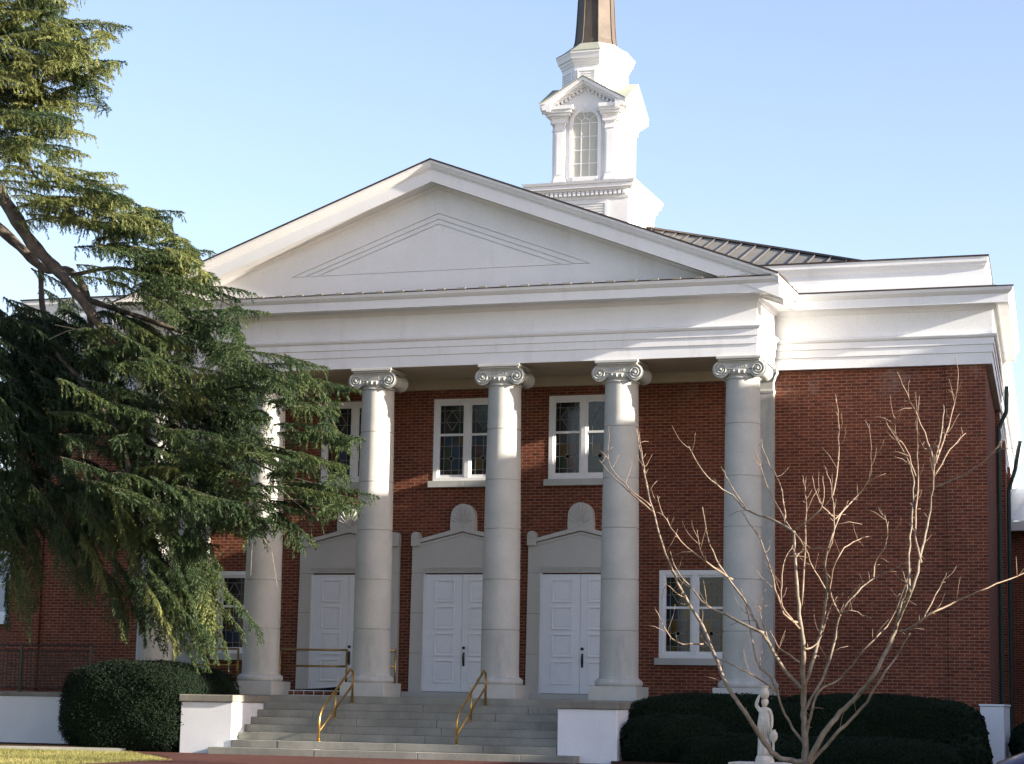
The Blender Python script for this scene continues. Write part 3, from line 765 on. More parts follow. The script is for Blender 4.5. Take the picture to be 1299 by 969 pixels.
sg_.done('spire_rib', 'copper', stp)

# ------------------------------------------------------------------ side extras: downspouts
nrm = Vector((math.cos(TH), math.sin(TH)))
def sidept(t, off, z): q = C+sdv*t+nrm*off; return (q.x, q.y, z)
dsp = MB(); dsp.tube([sidept(6.2, .30, 7.5), sidept(6.2, .28, 6.9), sidept(6.2, .10, 6.5), sidept(6.2, .08, -1.1)], .05, 8)
dsp.done('downspout', 'greenpipe', church)
dsp = MB(); dsp.tube([sidept(16, .45, 7.4), sidept(16, .30, 6.6), sidept(16, .12, 6.0), sidept(16, .09, -1.1)], .055, 8)
dsp.done('downspout', 'greenpipe', church)

# ------------------------------------------------------------------ wings beyond both sides
def wing(name, sx, label):
    rt = empty(name, (sx*16, 26, 0)); tag(rt, label, 'wing', None)
    x0, x1 = (-6.6, 8) if sx > 0 else (-18, 5.5)
    ox = 16*sx
    MB().box(x0, x1, -4, 8, -1.4, 5.3).done('wall', 'brick', rt)
    MB().prism([(x0, 5.3), (x1, 5.3), (x1, 5.32), (x0, 5.32)], -4.4, 8).done('eave', 'gutter', rt)
    MB().box(x0-.1, x1+.1, -4.5, -4.38, 5.2, 5.48).done('gutter', 'gutter', rt, bevel=.02)
    r_ = MB(); r_.face([(x0, -4.45, 5.5), (x1, -4.45, 5.5), (x1, 2, 7.1), (x0, 2, 7.1)]); r_.face([(x0, 2, 7.1), (x1, 2, 7.1), (x1, 8.4, 5.5), (x0, 8.4, 5.5)])
    rf_ = r_.done('roof', 'wingroof', rt)
    sm_ = MB(); x = x0+.2
    while x < x1: sm_.tube([(x, -4.45, 5.52), (x, 2, 7.12)], .02, 4); x += .5
    sm_.done('seam', 'gutter', rf_)
    return rt
wr = wing('brick_wing', 1, 'low brick wing with a grey metal roof and white gutter beyond the church, right edge')
wl = wing('brick_wing', -1, 'low brick wing with a big white framed window beyond the church, left edge')
for cx in (-12.3, -8.62, -3.2, 1.5):
    wn_ = empty('window', (cx, -4.0, 0)); wn_.parent = wl
    f = MB(); f.box(-.9, -.78, -.08, 0, 2.6, 4.8); f.box(.78, .9, -.08, 0, 2.6, 4.8); f.box(-.78, .78, -.08, 0, 4.68, 4.8); f.box(-.78, .78, -.08, 0, 2.6, 2.72)
    f.box(-.03, .03, -.07, 0, 2.72, 4.68); f.box(-.78, .78, -.069, 0, 3.66, 3.72); f.done('frame', 'white', wn_)
    box('pane', 'skyglass', wn_, -.78, .78, -.03, -.01, 2.72, 4.68)
    box('sill', 'white', wn_, -1.0, 1.0, -.16, 0, 2.3, 2.598)
# louvred vent low on the right wing
vn = MB()
for z in (.28, .40): vn.box(-5.7, -3.5, -4.06, -4.0, z, z+.05)
vn.done('vent', 'gutter', wr)

# ------------------------------------------------------------------ front steps
stp_ = empty('front_steps', (0, -1.1, G)); tag(stp_, 'wide flight of grey stone steps between white cheek walls', 'steps')
stp_.location = (0, 0, 0)
for k in range(7):
    z1 = -.153*(k+1); y0 = -1.1-.30*(k+1)
    xl, xr = (-3.30, 3.63) if k < 6 else (-3.68, 4.10)
    m_ = MB(); cuts = [xl]
    rr = random.Random(50+k); q = xl+rr.uniform(.9, 2.4)
    while q < xr-.7: cuts.append(q); q += rr.uniform(1.7, 2.6)
    cuts.append(xr)
    for a, b_ in zip(cuts, cuts[1:]):
        m_.box(a+.004, b_-.004, y0-.02+rr.uniform(-.004, .004), y0+.36, z1-.153+.002, z1+rr.uniform(-.002, .002))
    m_.done('tread', 'step', stp_, bevel=.008)
MB().box(-3.30, 3.63, -3.1, -1.05, G-.1, G+.10).done('footing', 'step', stp_)
core = MB()
for k in range(6): core.box(-3.29, 3.62, -1.1-.30*(k+1)+.06, -1.02, -.153*(k+2)-.01, -.153*(k+1)-.02)
core.done('core', 'step', stp_)
for sx, xi, xo in ((-1, -3.31, -4.48), (1, 3.64, 4.84)):
    a, b_ = min(xi, xo), max(xi, xo)
    ck = MB(); ck.box(a, b_, -2.9, -1.0, G-.1, -.175); ck.done('cheek_wall', 'stucco', stp_, bevel=.015)
    ck = MB(); ck.box(a-.03, b_+.03, -2.95, -1.0, -.172, -.02); ck.done('cheek_cap', 'cap', stp_, bevel=.02)
    # low plaster return beside the lower steps
# ------------------------------------------------------------------ handrails
def stair_rail(x, label, flip=1):
    rt = empty('handrail', (x, 0, 0)); tag(rt, label, 'handrail', 'brass handrails on the front steps')
    r = .025
    def zs(y): return -.153*(-(y+1.1)/.30)       # slope line of the steps at y
    yb, yt = -2.85, -1.225
    zb = -.153*6; zt = -.153*1
    top = [(0, yb, zb), (0, yb, zb+.60)]
    # bottom post turns into the sloping top rail, which arches down into the top post
    pts = [(0, yb, zb), (0, yb, zb+.44), (0, yb+.04, zb+.55), (0, yb+.13, zb+.65)]
    y_e = yt-.20; z_e = zt+.62
    pts += [(0, y_e, z_e)]
    pts += [(0, y_e+.08, z_e+.065), (0, y_e+.16, z_e+.095), (0, y_e+.23, z_e+.07), (0, y_e+.27, z_e+.0), (0, yt+.075, z_e-.12), (0, yt+.075, zt)]
    MB().tube(pts, r, 10).done('top_rail', 'brass', rt, smooth=True)
    MB().tube([(0, yb, zb+.20), (0, yt+.075, zt+.38)], r*.9, 8).done('mid_rail', 'brass', rt, smooth=True)
    ym = (yb+yt)/2; zm = -.153*3
    MB().tube([(0, ym, zm-.0), (0, ym, (zb+.65+z_e)/2-.02)], r*.9, 8).done('post', 'brass', rt, smooth=True)
    fl_ = MB()
    for yy, zz in ((yb, zb), (ym, zm), (yt+.075, zt)): fl_.lathe(0, yy, [(.045, zz+.003), (.045, zz+.012), (.03, zz+.02)], 12)
    fl_.done('flange', 'brass', rt)
stair_rail(-1.40, 'brass stair handrail in front of the column left of the middle door')
stair_rail(1.55, 'brass stair handrail in front of the column right of the middle door')
def guard(x0, x1, z, y, label):
    rt = empty('guard_rail', (x0, y, z)); tag(rt, label, 'guard rail', 'brass guard rails on the porch')
    L = x1-x0
    for zz, nm in ((.885, 'top_rail'), (.53, 'mid_rail')): MB().tube([(0, 0, zz), (L, 0, zz)], .022, 8).done(nm, 'brass', rt, smooth=True)
    for q in (0, L): MB().tube([(q, 0, .0), (q, 0, .905)], .024, 8).done('post', 'brass', rt, smooth=True)
guard(-3.85, -2.26, .115, .55, 'brass guard rail on the porch between the two columns before the left door')
guard(-2.08, -1.12, .115, .55, 'short brass guard rail half hidden behind the column left of the middle door')
guard(-6.4, -4.87, .115, .55, 'brass guard rail in front of the left ground floor window')

# ------------------------------------------------------------------ ramp wall and its railing
rw = empty('ramp_wall', (0, 0, 0)); tag(rw, 'low white ramp wall with grey cap running left of the round hedge', 'wall')
box('wall_body', 'stucco', rw, -22, -7.3, -1.25, -1.0, G-.1, -.12, bevel=.01)
box('wall_cap', 'cap', rw, -22, -7.3, -1.28, -.97, -.118, -.03, bevel=.01)
box('ramp_slab', 'concrete', rw, -22, -7.3, -.96, .6, G-.1, -.02)
ir = empty('iron_railing', (0, 0, 0)); tag(ir, 'black iron mesh railing on top of the white ramp wall', 'railing')
for x in (-20, -18.2, -16.4, -14.6, -12.8, -11.1, -9.35, -7.6): MB().tube([(x, -1.12, -.05), (x, -1.12, 1.0)], .034, 6).done('post', 'iron', ir)
g = MB(); g.tube([(-21, -1.12, 1.0), (-7.55, -1.12, 1.0)], .022, 6); g.tube([(-21, -1.12, .06), (-7.55, -1.12, .06)], .014, 6); g.tube([(-21, -1.12, .88), (-7.55, -1.12, .88)], .014, 6); g.done('rail', 'iron', ir)
g = MB(); x = -21
while x < -7.6: g.box(x-.009, x+.009, -1.128, -1.112, .06, .88); x += .10
z = .16
while z < .86: g.box(-21, -7.6, -1.1315, -1.1285, z-.006, z+.006); z += .10
g.done('mesh_panel', 'iron', ir)

# white low wall at the right corner
ww = empty('low_wall', (11.35, .4, 0)); tag(ww, 'low white painted wall at the right corner of the church', 'wall')
MB().box(0, .46, 0, 1.25, G-.1, .02).done('wall_body', 'stucco', ww, bevel=.012)
MB().box(-.02, .48, -.02, 1.25, .022, .06).done('wall_cap', 'stucco', ww, bevel=.008)

# ------------------------------------------------------------------ hedges
def leaves_mesh(name, pts, nrms, size, mat_, parent, jitter=.5, seed=1):
    r = np.random.default_rng(seed); n = len(pts)
    d = nrms+r.normal(0, jitter, (n, 3)); d /= np.linalg.norm(d, axis=1, keepdims=True)
    t = np.cross(d, r.normal(0, 1, (n, 3))); t /= np.linalg.norm(t, axis=1, keepdims=True)
    b = np.cross(d, t); s = (size*r.uniform(.6, 1.3, (n, 1)))
    v = np.empty((n*4, 3)); v[0::4] = pts-t*s; v[1::4] = pts+b*s*.5+d*s*.2; v[2::4] = pts+t*s; v[3::4] = pts-b*s*.5-d*s*.1
    return quads(name, v, mat_, parent)
def quads(name, v, mat_, parent=None, per=4):
    n = len(v)//per; me = bpy.data.meshes.new(name)
    me.vertices.add(len(v)); me.vertices.foreach_set('co', np.asarray(v, np.float32).ravel())
    me.loops.add(n*per); me.polygons.add(n)
    me.loops.foreach_set('vertex_index', np.arange(n*per, dtype=np.int32))
    me.polygons.foreach_set('loop_start', np.arange(0, n*per, per, dtype=np.int32)); me.polygons.foreach_set('loop_total', np.full(n, per, np.int32))
    me.update(calc_edges=True); me.validate()
    return link(name, me, mat_, parent)
def hedge(name, label, blobs, seed, dens=2600, leaf=.035, e=3.2):
    # blobs: superellipsoids (cx,cy,cz, rx,ry,rz) merged into one clipped shrub
    rt = empty(name, (blobs[0][0], blobs[0][1], G)); tag(rt, label, 'hedge'); rt.location = (0, 0, 0)
    r = np.random.default_rng(seed); P, N = [], []
    core_ = MB()
    for (cx, cy, cz, rx, ry, rz) in blobs:
        area = 4*PI*((rx*ry)**1.6/3+(rx*rz)**1.6/3+(ry*rz)**1.6/3)**(1/1.6); k = int(area*dens)
        d = r.normal(0, 1, (k, 3)); d /= np.linalg.norm(d, axis=1, keepdims=True)
        f = (np.abs(d)**e).sum(1)**(-1/e); p = d*f[:, None]
        nn = np.sign(p)*np.abs(p)**(e-1)/np.array([rx, ry, rz]); nn /= np.linalg.norm(nn, axis=1, keepdims=True)
        amp = 1+.035*np.sin(p[:, 0]*7+cx)*np.sin(p[:, 2]*6+p[:, 1]*5)+r.normal(0, .018, k)
        P.append(p*amp[:, None]*[rx, ry, rz]+[cx, cy, cz]); N.append(nn)
        n0 = len(core_.b.verts)
        bmesh.ops.create_icosphere(core_.b, subdivisions=4, radius=1); core_.b.verts.ensure_lookup_table()
        for v in core_.b.verts[n0:]:
            c_ = v.co; s_ = (abs(c_.x)**e+abs(c_.y)**e+abs(c_.z)**e)**(-1/e)*.955
            v.co = Vector((c_.x*s_*rx+cx, c_.y*s_*ry+cy, c_.z*s_*rz+cz))
    P = np.concatenate(P); N = np.concatenate(N)
    keep = P[:, 2] > G+.02
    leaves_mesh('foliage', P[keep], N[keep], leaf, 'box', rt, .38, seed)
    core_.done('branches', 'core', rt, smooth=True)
    return rt
hedge('round_hedge', 'big clipped dark green rounded hedge left of the steps', [(-5.80, -2.1, -.38, 1.70, .95, 1.02), (-4.75, -1.5, -.45, .85, .55, .95)], 5, 4200, .022)
hedge('long_hedge', 'long dark clipped hedge along the brick wall right of the steps', [(6.6, -1.6, -.55, 1.95, .75, .70), (9.4, -1.5, -.55, 2.0, .75, .73), (5.9, -2.2, -.8, 1.1, .8, .55)], 6, 3400, .023)
hedge('low_hedge', 'lower rounded dark hedge in front of the long hedge by the bare tree', [(9.6, -3.3, -1.05, 1.8, .8, .45), (7.6, -3.0, -1.0, 1.4, .7, .42)], 7, 3400, .022)
hedge('loose_shrub', 'loose leafy shrub in front of the low white wall at the right corner', [(10.95, -1.4, -.62, .72, .6, .70), (11.35, -1.9, -.95, .45, .45, .42)], 8, 900, .055, 2.2)
hedge('corner_shrub', 'dark shrub right of the low white wall beside the church corner', [(12.9, .9, -.72, 1.0, .7, .55)], 9, 1400, .045, 2.4)

# ------------------------------------------------------------------ statue on its pedestal
pd = empty('pedestal', (8.77, -8.0, 0)); tag(pd, 'square stone pedestal under the garden statue', 'pedestal')
q = MB(); q.box(-.52, .52, -.40, .40, -1.06, -.975); q.done('slab_top', 'statue', pd, bevel=.012)
q = MB(); q.box(-.40, .40, -.30, .30, G-.05, -1.061); q.done('block', 'statue', pd, bevel=.012)
def skin(name, V, Ed, rad, mat_, parent=None, sub=2, loc=(0, 0, 0), root=0):
    me = bpy.data.meshes.new(name); me.from_pydata(V, Ed, []); o = link(name, me, mat_, parent); o.location = loc
    o.modifiers.new('skin', 'SKIN'); 
    if not me.skin_vertices: 
        bpy.context.view_layer.objects.active = o
    sv = me.skin_vertices[0].data
    for i, r in enumerate(rad):
        sv[i].radius = r if isinstance(r, tuple) else (r, r); sv[i].use_root = (i == root)
    md = o.modifiers.new('sub', 'SUBSURF'); md.levels = sub; md.render_levels = sub
    return o
def statue():
    # woman steadying a jar on her head with her right arm, left arm down to an urn; 1.22 m high
    rt = empty('statue', (8.775, -8.0, -.975)); tag(rt, 'pale stone garden statue of a robed woman holding a jar on her head', 'statue')
    MB().lathe(0, 0, [(.155, .0), (.155, .05), (.145, .055), (.135, .10), (.12, .11)], 32).done('plinth', 'statue', rt, smooth=False)
    V = [(0, 0, .58), (0, .005, .68), (0, .005, .78), (0, 0, .86), (0, 0, .915),             # pelvis waist chest neck-base neck
         (-.085, 0, .845), (-.140, -.02, .93), (-.105, -.03, 1.03), (-.07, -.03, 1.10),       # right arm up, elbow out, hand on jar
         (.09, 0, .84), (.125, -.02, .72), (.13, -.05, .60), (.13, -.065, .55),              # left arm down
         (-.045, 0, .55), (-.05, -.02, .34), (-.05, 0, .15), (-.05, -.05, .115),
         (.05, 0, .55), (.055, -.04, .35), (.055, 0, .15), (.06, -.05, .115)]
    Ed = [(0, 1), (1, 2), (2, 3), (3, 4), (3, 5), (5, 6), (6, 7), (7, 8), (3, 9), (9, 10), (10, 11), (11, 12), (0, 13), (13, 14), (14, 15), (15, 16), (0, 17), (17, 18), (18, 19), (19, 20)]
    rad = [(.088, .07), (.068, .055), (.08, .06), (.05, .04), .036, .042, .034, .028, .022, .04, .028, .022, .018, .06, .045, .028, .02, .06, .045, .028, .02]
    skin('body', V, Ed, rad, 'statue', rt)
    hd = MB(); bmesh.ops.create_icosphere(hd.b, subdivisions=3, radius=1)
    for v in hd.b.verts:
        c_ = v.co; face = max(0, -c_.y)
        v.co = Vector((c_.x*.052, c_.y*.062, c_.z*.074+.965))
        if c_.z < 0: v.co.x *= 1-.25*abs(c_.z)
        if c_.y < -.8 and -.25 < c_.z < .15 and abs(c_.x) < .25: v.co.y -= .010
    hd.tube([(-.022, -.058, .972), (-.012, -.062, .975)], .005, 5); hd.tube([(.012, -.062, .975), (.022, -.058, .972)], .005, 5)
    hd.tube([(-.012, -.058, .935), (.0, -.062, .934), (.012, -.058, .935)], .004, 5)
    hd.done('head', 'statue', rt, smooth=True)
    hr = MB(); bmesh.ops.create_icosphere(hr.b, subdivisions=3, radius=1)
    for v in hr.b.verts: c_ = v.co; v.co = Vector((c_.x*.062, c_.y*.06+.018, c_.z*.068+.985+.004*math.sin(c_.x*30)))
    hr.done('hair', 'statue', rt, smooth=True)
    MB().lathe(0, .0, [(.03, 1.03), (.058, 1.05), (.076, 1.10), (.074, 1.15), (.055, 1.195), (.05, 1.21), (.072, 1.225), (.072, 1.24), (.05, 1.245)], 24).done('jar', 'statue', rt, smooth=True)
    # robe: fluted skirt hanging from the waist to the plinth and a cloth over the chest
    rb = MB(); n_ = 72; rings = []
    for j in range(22):
        t = j/21; z = .80-.69*t
        w_ = .088+.02*math.sin(PI*min(1, t*1.6))+.012*t; dp = .070+.022*math.sin(PI*min(1, t*1.5))+.008*t
        ring = []
        for i in range(n_):
            a = 2*PI*i/n_; fl = 1+(.05+.09*t)*math.sin(a*9+t*2.2+.6*math.sin(a*2))*min(1, t*3)+.03*math.sin(a*23)*t
            ring.append(rb.b.verts.new((w_*fl*math.cos(a)-.005, dp*fl*math.sin(a), z)))
        rings.append(ring)
    for q_, t_ in zip(rings, rings[1:]):
        for i in range(n_): rb.b.faces.new((q_[i], q_[(i+1) % n_], t_[(i+1) % n_], t_[i]))
    rb.b.faces.new(rings[0]); rb.b.faces.new(rings[-1][::-1])
    for k in range(6):
        x = -.03+.022*k; rb.tube([(x*.6-.01, -.075, .80), (x-.01, -.098, .66), (x*1.6, -.105, .52), (x*1.3-.01, -.10, .40)], [.008, .014, .013, .005], 6)
    rb.done('robe', 'statue', rt, smooth=True)
    u = MB(); u.lathe(.155, -.055, [(.025, .10), (.035, .12), (.022, .20), (.02, .30), (.028, .335), (.060, .37), (.075, .42), (.068, .47), (.045, .505), (.035, .52), (.045, .535)], 20)
    u.done('urn', 'statue', rt, smooth=True)
statue()

# ------------------------------------------------------------------ bare young tree (limbs spread in depth about y = -10)
BT = '''480,1090 478,1000 479,960 478,900 475,840 476,780 474,700 468,640 460,560 455,490 452,430|9|3.5
479,980 470,965 420,955 385,920 340,850 300,790 270,720 240,650 205,590 175,530 155,480 130,400 110,320 95,240 88,190|6.5|1.3
127,385 80,345 30,300 0,262|2.2|1
120,370 60,320 25,270 20,235|1.8|1
112,330 100,260 92,196|1.8|1
310,540 250,500 190,450 150,390 135,345|2.4|1
475,795 430,750 395,690 370,650 345,600 310,550 270,490 250,430 240,372|4.4|1.2
383,665 310,630 250,600 215,560 180,520 165,475|3|1.2
410,800 370,770 330,750 270,720|2|1.5
466,732 420,700 395,660|2.2|1.4
242,690 180,685 145,640 130,605|1.8|1
455,432 400,400 345,380 310,345 260,310 225,265 208,230|3|1.1
343,378 305,320 288,285|1.8|1
452,432 420,380 390,320 365,240|2|1
432,400 420,318 390,260 375,210|1.7|.9
478,785 500,720 520,640 530,560 525,500 540,440 560,390 573,370|4|1.2
533,470 545,430 545,380 535,310 522,275|2.3|1
543,345 550,300 556,230 555,160 548,110|1.8|.9
548,400 600,345 630,300 632,250 628,180|1.8|.9
455,490 480,470 525,467|2|1
470,600 480,410 478,340 472,298|2.2|1
545,395 510,360 495,300|1.6|.9
455,425 500,390 520,360 520,300|1.8|.9
478,865 483,833 520,770 545,690 560,620 600,570 640,535 700,510|4|1.2
560,625 535,560 560,480 600,450 630,440|2.4|1
638,538 642,500 665,460 670,420 663,390|1.9|1
480,992 490,958 520,900 560,850 600,810 640,760 670,700 690,650 710,600 735,540 750,470 765,400 775,330 780,270 795,200 800,135|6.5|1.3
778,300 815,240 852,200|2|1.1
780,326 850,295 910,250 935,215|1.9|1
780,270 800,220 820,150 833,80 828,25|2.2|1
748,500 735,430 740,330 740,250 738,180 735,105|2.6|1
722,570 720,520 722,440 730,350 728,290 700,230 665,170|2.8|1.1
735,300 715,240 690,205 686,160|1.8|1
777,300 770,240 740,160 710,100 692,58|2|1
790,250 785,230 760,240 745,215|1.4|.9
700,660 720,655 770,620 830,590 900,560 987,525|2.6|1.6
755,628 790,560 807,525|1.7|1
481,985 500,955 560,890 610,840 655,770 690,720 722,665|4.6|2
478,905 490,860 510,800 560,770 620,700 680,630 718,530|3.3|1.5
478,925 440,870 415,810 400,770 370,740 355,680 345,620 330,560|3|1.2
466,655 425,600 425,540 430,500 450,460|2.2|1
470,645 430,620 405,540 380,460 350,410 330,380|2.6|1.1
530,570 500,520 480,470 455,430|2|1.1
560,620 585,612 615,625|1.5|1
690,655 700,600 715,560 712,540|3|1.6
400,700 380,640 372,600|1.8|1
250,500 235,470 228,425|1.5|.9
205,585 185,575 150,545|1.5|.9
470,700 505,690 540,600 555,590|2|1'''
def bt_pt(u, v):
    px = 760+u/1.831; py = 440+v/1.831
    h = max(0, (960-v)/900)
    dy = h*(1.1*math.sin(u*.017+v*.006)+.7*math.sin(u*.041-v*.013+1.0))
    return at(px, py, -10+dy)
tree = empty('bare_tree', (9.85, -10, G)); tree.location = (0, 0, 0)
tag(tree, 'leafless young multi branched tree in front of the right brick wall', 'tree')
tm = MB(); bm_ = MB(); rr = random.Random(21)
for ln_i, line in enumerate(BT.split('\n')):
    s_, r0, r1 = line.split('|'); r0, r1 = float(r0)*.0080, float(r1)*.0052
    P = [bt_pt(*map(float, q.split(','))) for q in s_.split()]
    # subdivide with Catmull-Rom and a little wander
    Q = []
    for i in range(len(P)-1):
        a, b_, c_, d_ = P[max(i-1, 0)], P[i], P[i+1], P[min(i+2, len(P)-1)]
        for k in range(4):
            t = k/4; Q.append(.5*((2*b_)+(-a+c_)*t+(2*a-5*b_+4*c_-d_)*t*t+(-a+3*b_-3*c_+d_)*t**3))
    Q.append(P[-1])
    n_ = len(Q)
    Q = [q+Vector((rr.gauss(0, .006), rr.gauss(0, .01), rr.gauss(0, .006)))*(1 if 0 < i < n_-1 else 0) for i, q in enumerate(Q)]
    rad = [r0+(r1-r0)*(i/(n_-1))**.75 for i in range(n_)]
    rad = [r*(1+.10*rr.random()) for r in rad]
    (tm if ln_i == 0 else bm_).tube(Q, rad, 7 if r0 > .02 else 5, 0 if r0 > .022 else 1)
    if ln_i:
        for i in range(2, n_-1):       # buds and short spurs
            if rr.random() < .5:
                d = (Q[i+1]-Q[i]).normalized(); o_ = Vector((rr.gauss(0, 1), rr.gauss(0, 1), rr.gauss(0, .6))); o_ = (o_-d*o_.dot(d)).normalized()
                L = rr.choice([.02, .02, .03, .04, .07, .12, .2, .32])*rr.uniform(.8, 1.3)
                e_ = Q[i]+(d*.7+o_*.9)*L; bm_.tube([Q[i], (Q[i]+e_)/2+Vector((0, 0, .1*L)), e_], [min(rad[i]*.55, .006), .005, .0035], 4, 1)
    if ln_i:
        for _ in range(rr.randint(1, 3)):      # thin side twigs curving up
            i = rr.randint(n_//3, n_-2); d = (Q[i+1]-Q[i]).normalized(); o_ = Vector((rr.gauss(0, 1), rr.gauss(0, 1), .2)); o_ = (o_-d*o_.dot(d)).normalized()
            L = rr.uniform(.18, .5); q = Q[i].copy(); v_ = (d*.7+o_*.8).normalized(); pl_ = [q.copy()]
            for k in range(6):
                v_ = (v_+Vector((rr.gauss(0, .12), rr.gauss(0, .12), .16))).normalized(); q = q+v_*L/6; pl_.append(q.copy())
            bm_.tube(pl_, [.0048, .0044, .004, .0036, .0033, .003, .0026], 4, 1)
tm.done('trunk', ['barebark', 'twig'], tree, smooth=True); bm_.done('branches', ['barebark', 'twig'], tree, smooth=True)

# ------------------------------------------------------------------ the big cedar on the left
cedar = empty('cedar_tree', (0, 0, 0)); tag(cedar, 'large dark green cedar with drooping boughs at the left in front of the church', 'tree')
def limb(pts, r0, r1, mb):
    P = [at(x, y, Y) for x, y, Y in pts]; Q = []
    for i in range(len(P)-1):
        a, b_, c_, d_ = P[max(i-1, 0)], P[i], P[i+1], P[min(i+2, len(P)-1)]
        for k in range(5):
            t = k/5; Q.append(.5*((2*b_)+(-a+c_)*t+(2*a-5*b_+4*c_-d_)*t*t+(-a+3*b_-3*c_+d_)*t**3))
    Q.append(P[-1]); n_ = len(Q)
    mb.tube(Q, [(r0+(r1-r0)*i/(n_-1))*(1+.12*math.sin(i*1.7)) for i in range(n_)], 12)
tk = MB()
TRX, TRY = -9.6, -5.2
tk.tube([(TRX-.1, TRY, G-.3), (TRX, TRY, 0), (TRX+.05, TRY, 3), (TRX-.1, TRY+.1, 7), (TRX, TRY, 11), (TRX+.1, TRY, 15), (TRX, TRY, 20)], [.62, .46, .42, .36, .28, .18, .04], 18)
tk.done('trunk', 'bark', cedar, smooth=True)
lb = MB()
limb([(-115, 130, -5.2), (-40, 200, -5.6), (8, 258, -6), (40, 308, -6), (75, 345, -6), (105, 382, -6), (135, 425, -5.8), (170, 470, -5.6)], .17, .07, lb)
limb([(-110, 215, -5.2), (-30, 265, -5), (25, 313, -4.8), (55, 340, -4.8), (90, 345, -5), (112, 380, -5.2), (118, 440, -5.2), (140, 500, -5.2)], .12, .05, lb)
limb([(52, 335, -4.8), (54, 390, -5), (68, 440, -5.4), (100, 480, -5.6), (130, 520, -5.8), (158, 565, -5.8), (165, 640, -5.8)], .062, .035, lb)
limb([(110, 380, -5.2), (200, 410, -4.8), (300, 450, -4.8), (400, 510, -4.9), (430, 550, -5)], .06, .018, lb)
limb([(90, 350, -5.2), (150, 340, -5), (230, 360, -5), (300, 390, -5)], .05, .015, lb)
limb([(150, 440, -5.2), (230, 520, -4.8), (330, 590, -4.9), (430, 622, -5.2)], .045, .012, lb)
limb([(150, 540, -5.2), (200, 620, -5), (240, 720, -5), (255, 800, -5.2)], .045, .012, lb)
limb([(-100, 60, -5.2), (-20, 60, -5), (60, 55, -5), (110, 50, -5)], .08, .012, lb)
limb([(-100, 110, -5.2), (-10, 120, -5), (80, 95, -5), (130, 85, -5)], .07, .012, lb)
limb([(-100, 160, -5.2), (0, 180, -5), (30, 200, -5), (60, 235, -5.4), (150, 240, -5.6)], .07, .012, lb)
limb([(-100, 330, -5.2), (-30, 400, -4), (60, 470, -3), (100, 560, -2.6), (115, 640, -2.6)], .08, .02, lb)
limb([(-90, 380, -5.2), (-20, 480, -4.5), (30, 560, -4), (45, 660, -4)], .07, .02, lb)
lb.done('limbs', 'bark', cedar, smooth=True)

NV = []; ND = []; NP = []; TW = MB()
def unit(v): return v/max(1e-9, np.linalg.norm(v))
def bough(p0, p1, sag, fan, store, dense=1.0, rs=None):
    """one flat layered bough: side shoots left and right, each fringed with needle tufts, tips drooping"""
    p0 = np.array(p0); p1 = np.array(p1); L = np.linalg.norm(p1-p0); n_ = max(6, int(L/.068))
    ax = unit(p1-p0); side = unit(np.cross(ax, [0, 0, 1])+1e-6); upv = np.cross(side, ax)
    T = np.linspace(0, 1, n_)
    base = p0+(p1-p0)*T[:, None]+np.array([0, 0, 1])*(sag*4*T*(1-T)-.0)[:, None]
    base += side*(rs.normal(0, .03)*np.sin(T*5))[:, None]
    out = []
    for i in range(n_):
        t = T[i]
        Ls = fan*(1-t)**.6*rs.uniform(.5, 1.15)*(.35+.65*min(1, t*4+.3))+.06
        for sg in (-1, 1):
            if rs.random() > .93*dense: continue
            ang = R(rs.uniform(35, 65)); d = ax*math.cos(ang)+side*sg*math.sin(ang)+np.array([0, 0, rs.uniform(-.16, .08)])
            k = max(3, int(Ls/.030)); u = np.linspace(0, 1, k)
            dr = Ls*rs.uniform(.18, .55)
            sp = base[i]+d*(u*Ls)[:, None]-np.array([0, 0, 1])*(dr*u**2)[:, None]
            out.append(sp)
            # hanging shoots under the side shoot
            if rs.random() < .38:
                j = rs.integers(0, k); hl = rs.uniform(.06, .24); kk = max(3, int(hl/.03)); uu = np.linspace(0, 1, kk)
                dd = d*.35+np.array([rs.normal(0, .15), rs.normal(0, .15), -1.0])
                out.append(sp[j]+dd*(uu*hl)[:, None])
    pts = np.concatenate([base]+out); m_ = len(pts)
    # direction along each shoot
    dirs = np.concatenate([np.gradient(base, axis=0)]+[np.gradient(s, axis=0) if len(s) > 1 else np.zeros_like(s) for s in out])
    dirs /= np.maximum(1e-9, np.linalg.norm(dirs, axis=1, keepdims=True))
    reps = 5
    P = np.repeat(pts, reps, 0); D = np.repeat(dirs, reps, 0); q = len(P)
    o_ = rs.normal(0, 1, (q, 3)); o_ -= D*(o_*D).sum(1, keepdims=True); o_ /= np.linalg.norm(o_, axis=1, keepdims=True)
    o_[:, 2] -= .15
    nd = D*.85+o_*.48; nd /= np.linalg.norm(nd, axis=1, keepdims=True)
    w_ = np.cross(nd, rs.normal(0, 1, (q, 3))); w_ /= np.linalg.norm(w_, axis=1, keepdims=True)
    ln = rs.uniform(.045, .085, (q, 1)); wd = .008
    P = P+rs.normal(0, .006, (q, 3))
    v = np.empty((q*3, 3)); v[0::3] = P-w_*wd; v[1::3] = P+w_*wd; v[2::3] = P+nd*ln
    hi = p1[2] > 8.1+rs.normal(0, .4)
    (NP if (store is NV and rs.random() < (.75 if hi else .05)) else store).append(v)  # high boughs mostly get the painted sunlit colour
    TW.tube([Vector(base[i]) for i in range(0, n_, max(1, n_//5))], [max(.004, .014*(1-i/n_)) for i in range(0, n_, max(1, n_//5))], 4)
rs = np.random.default_rng(77)
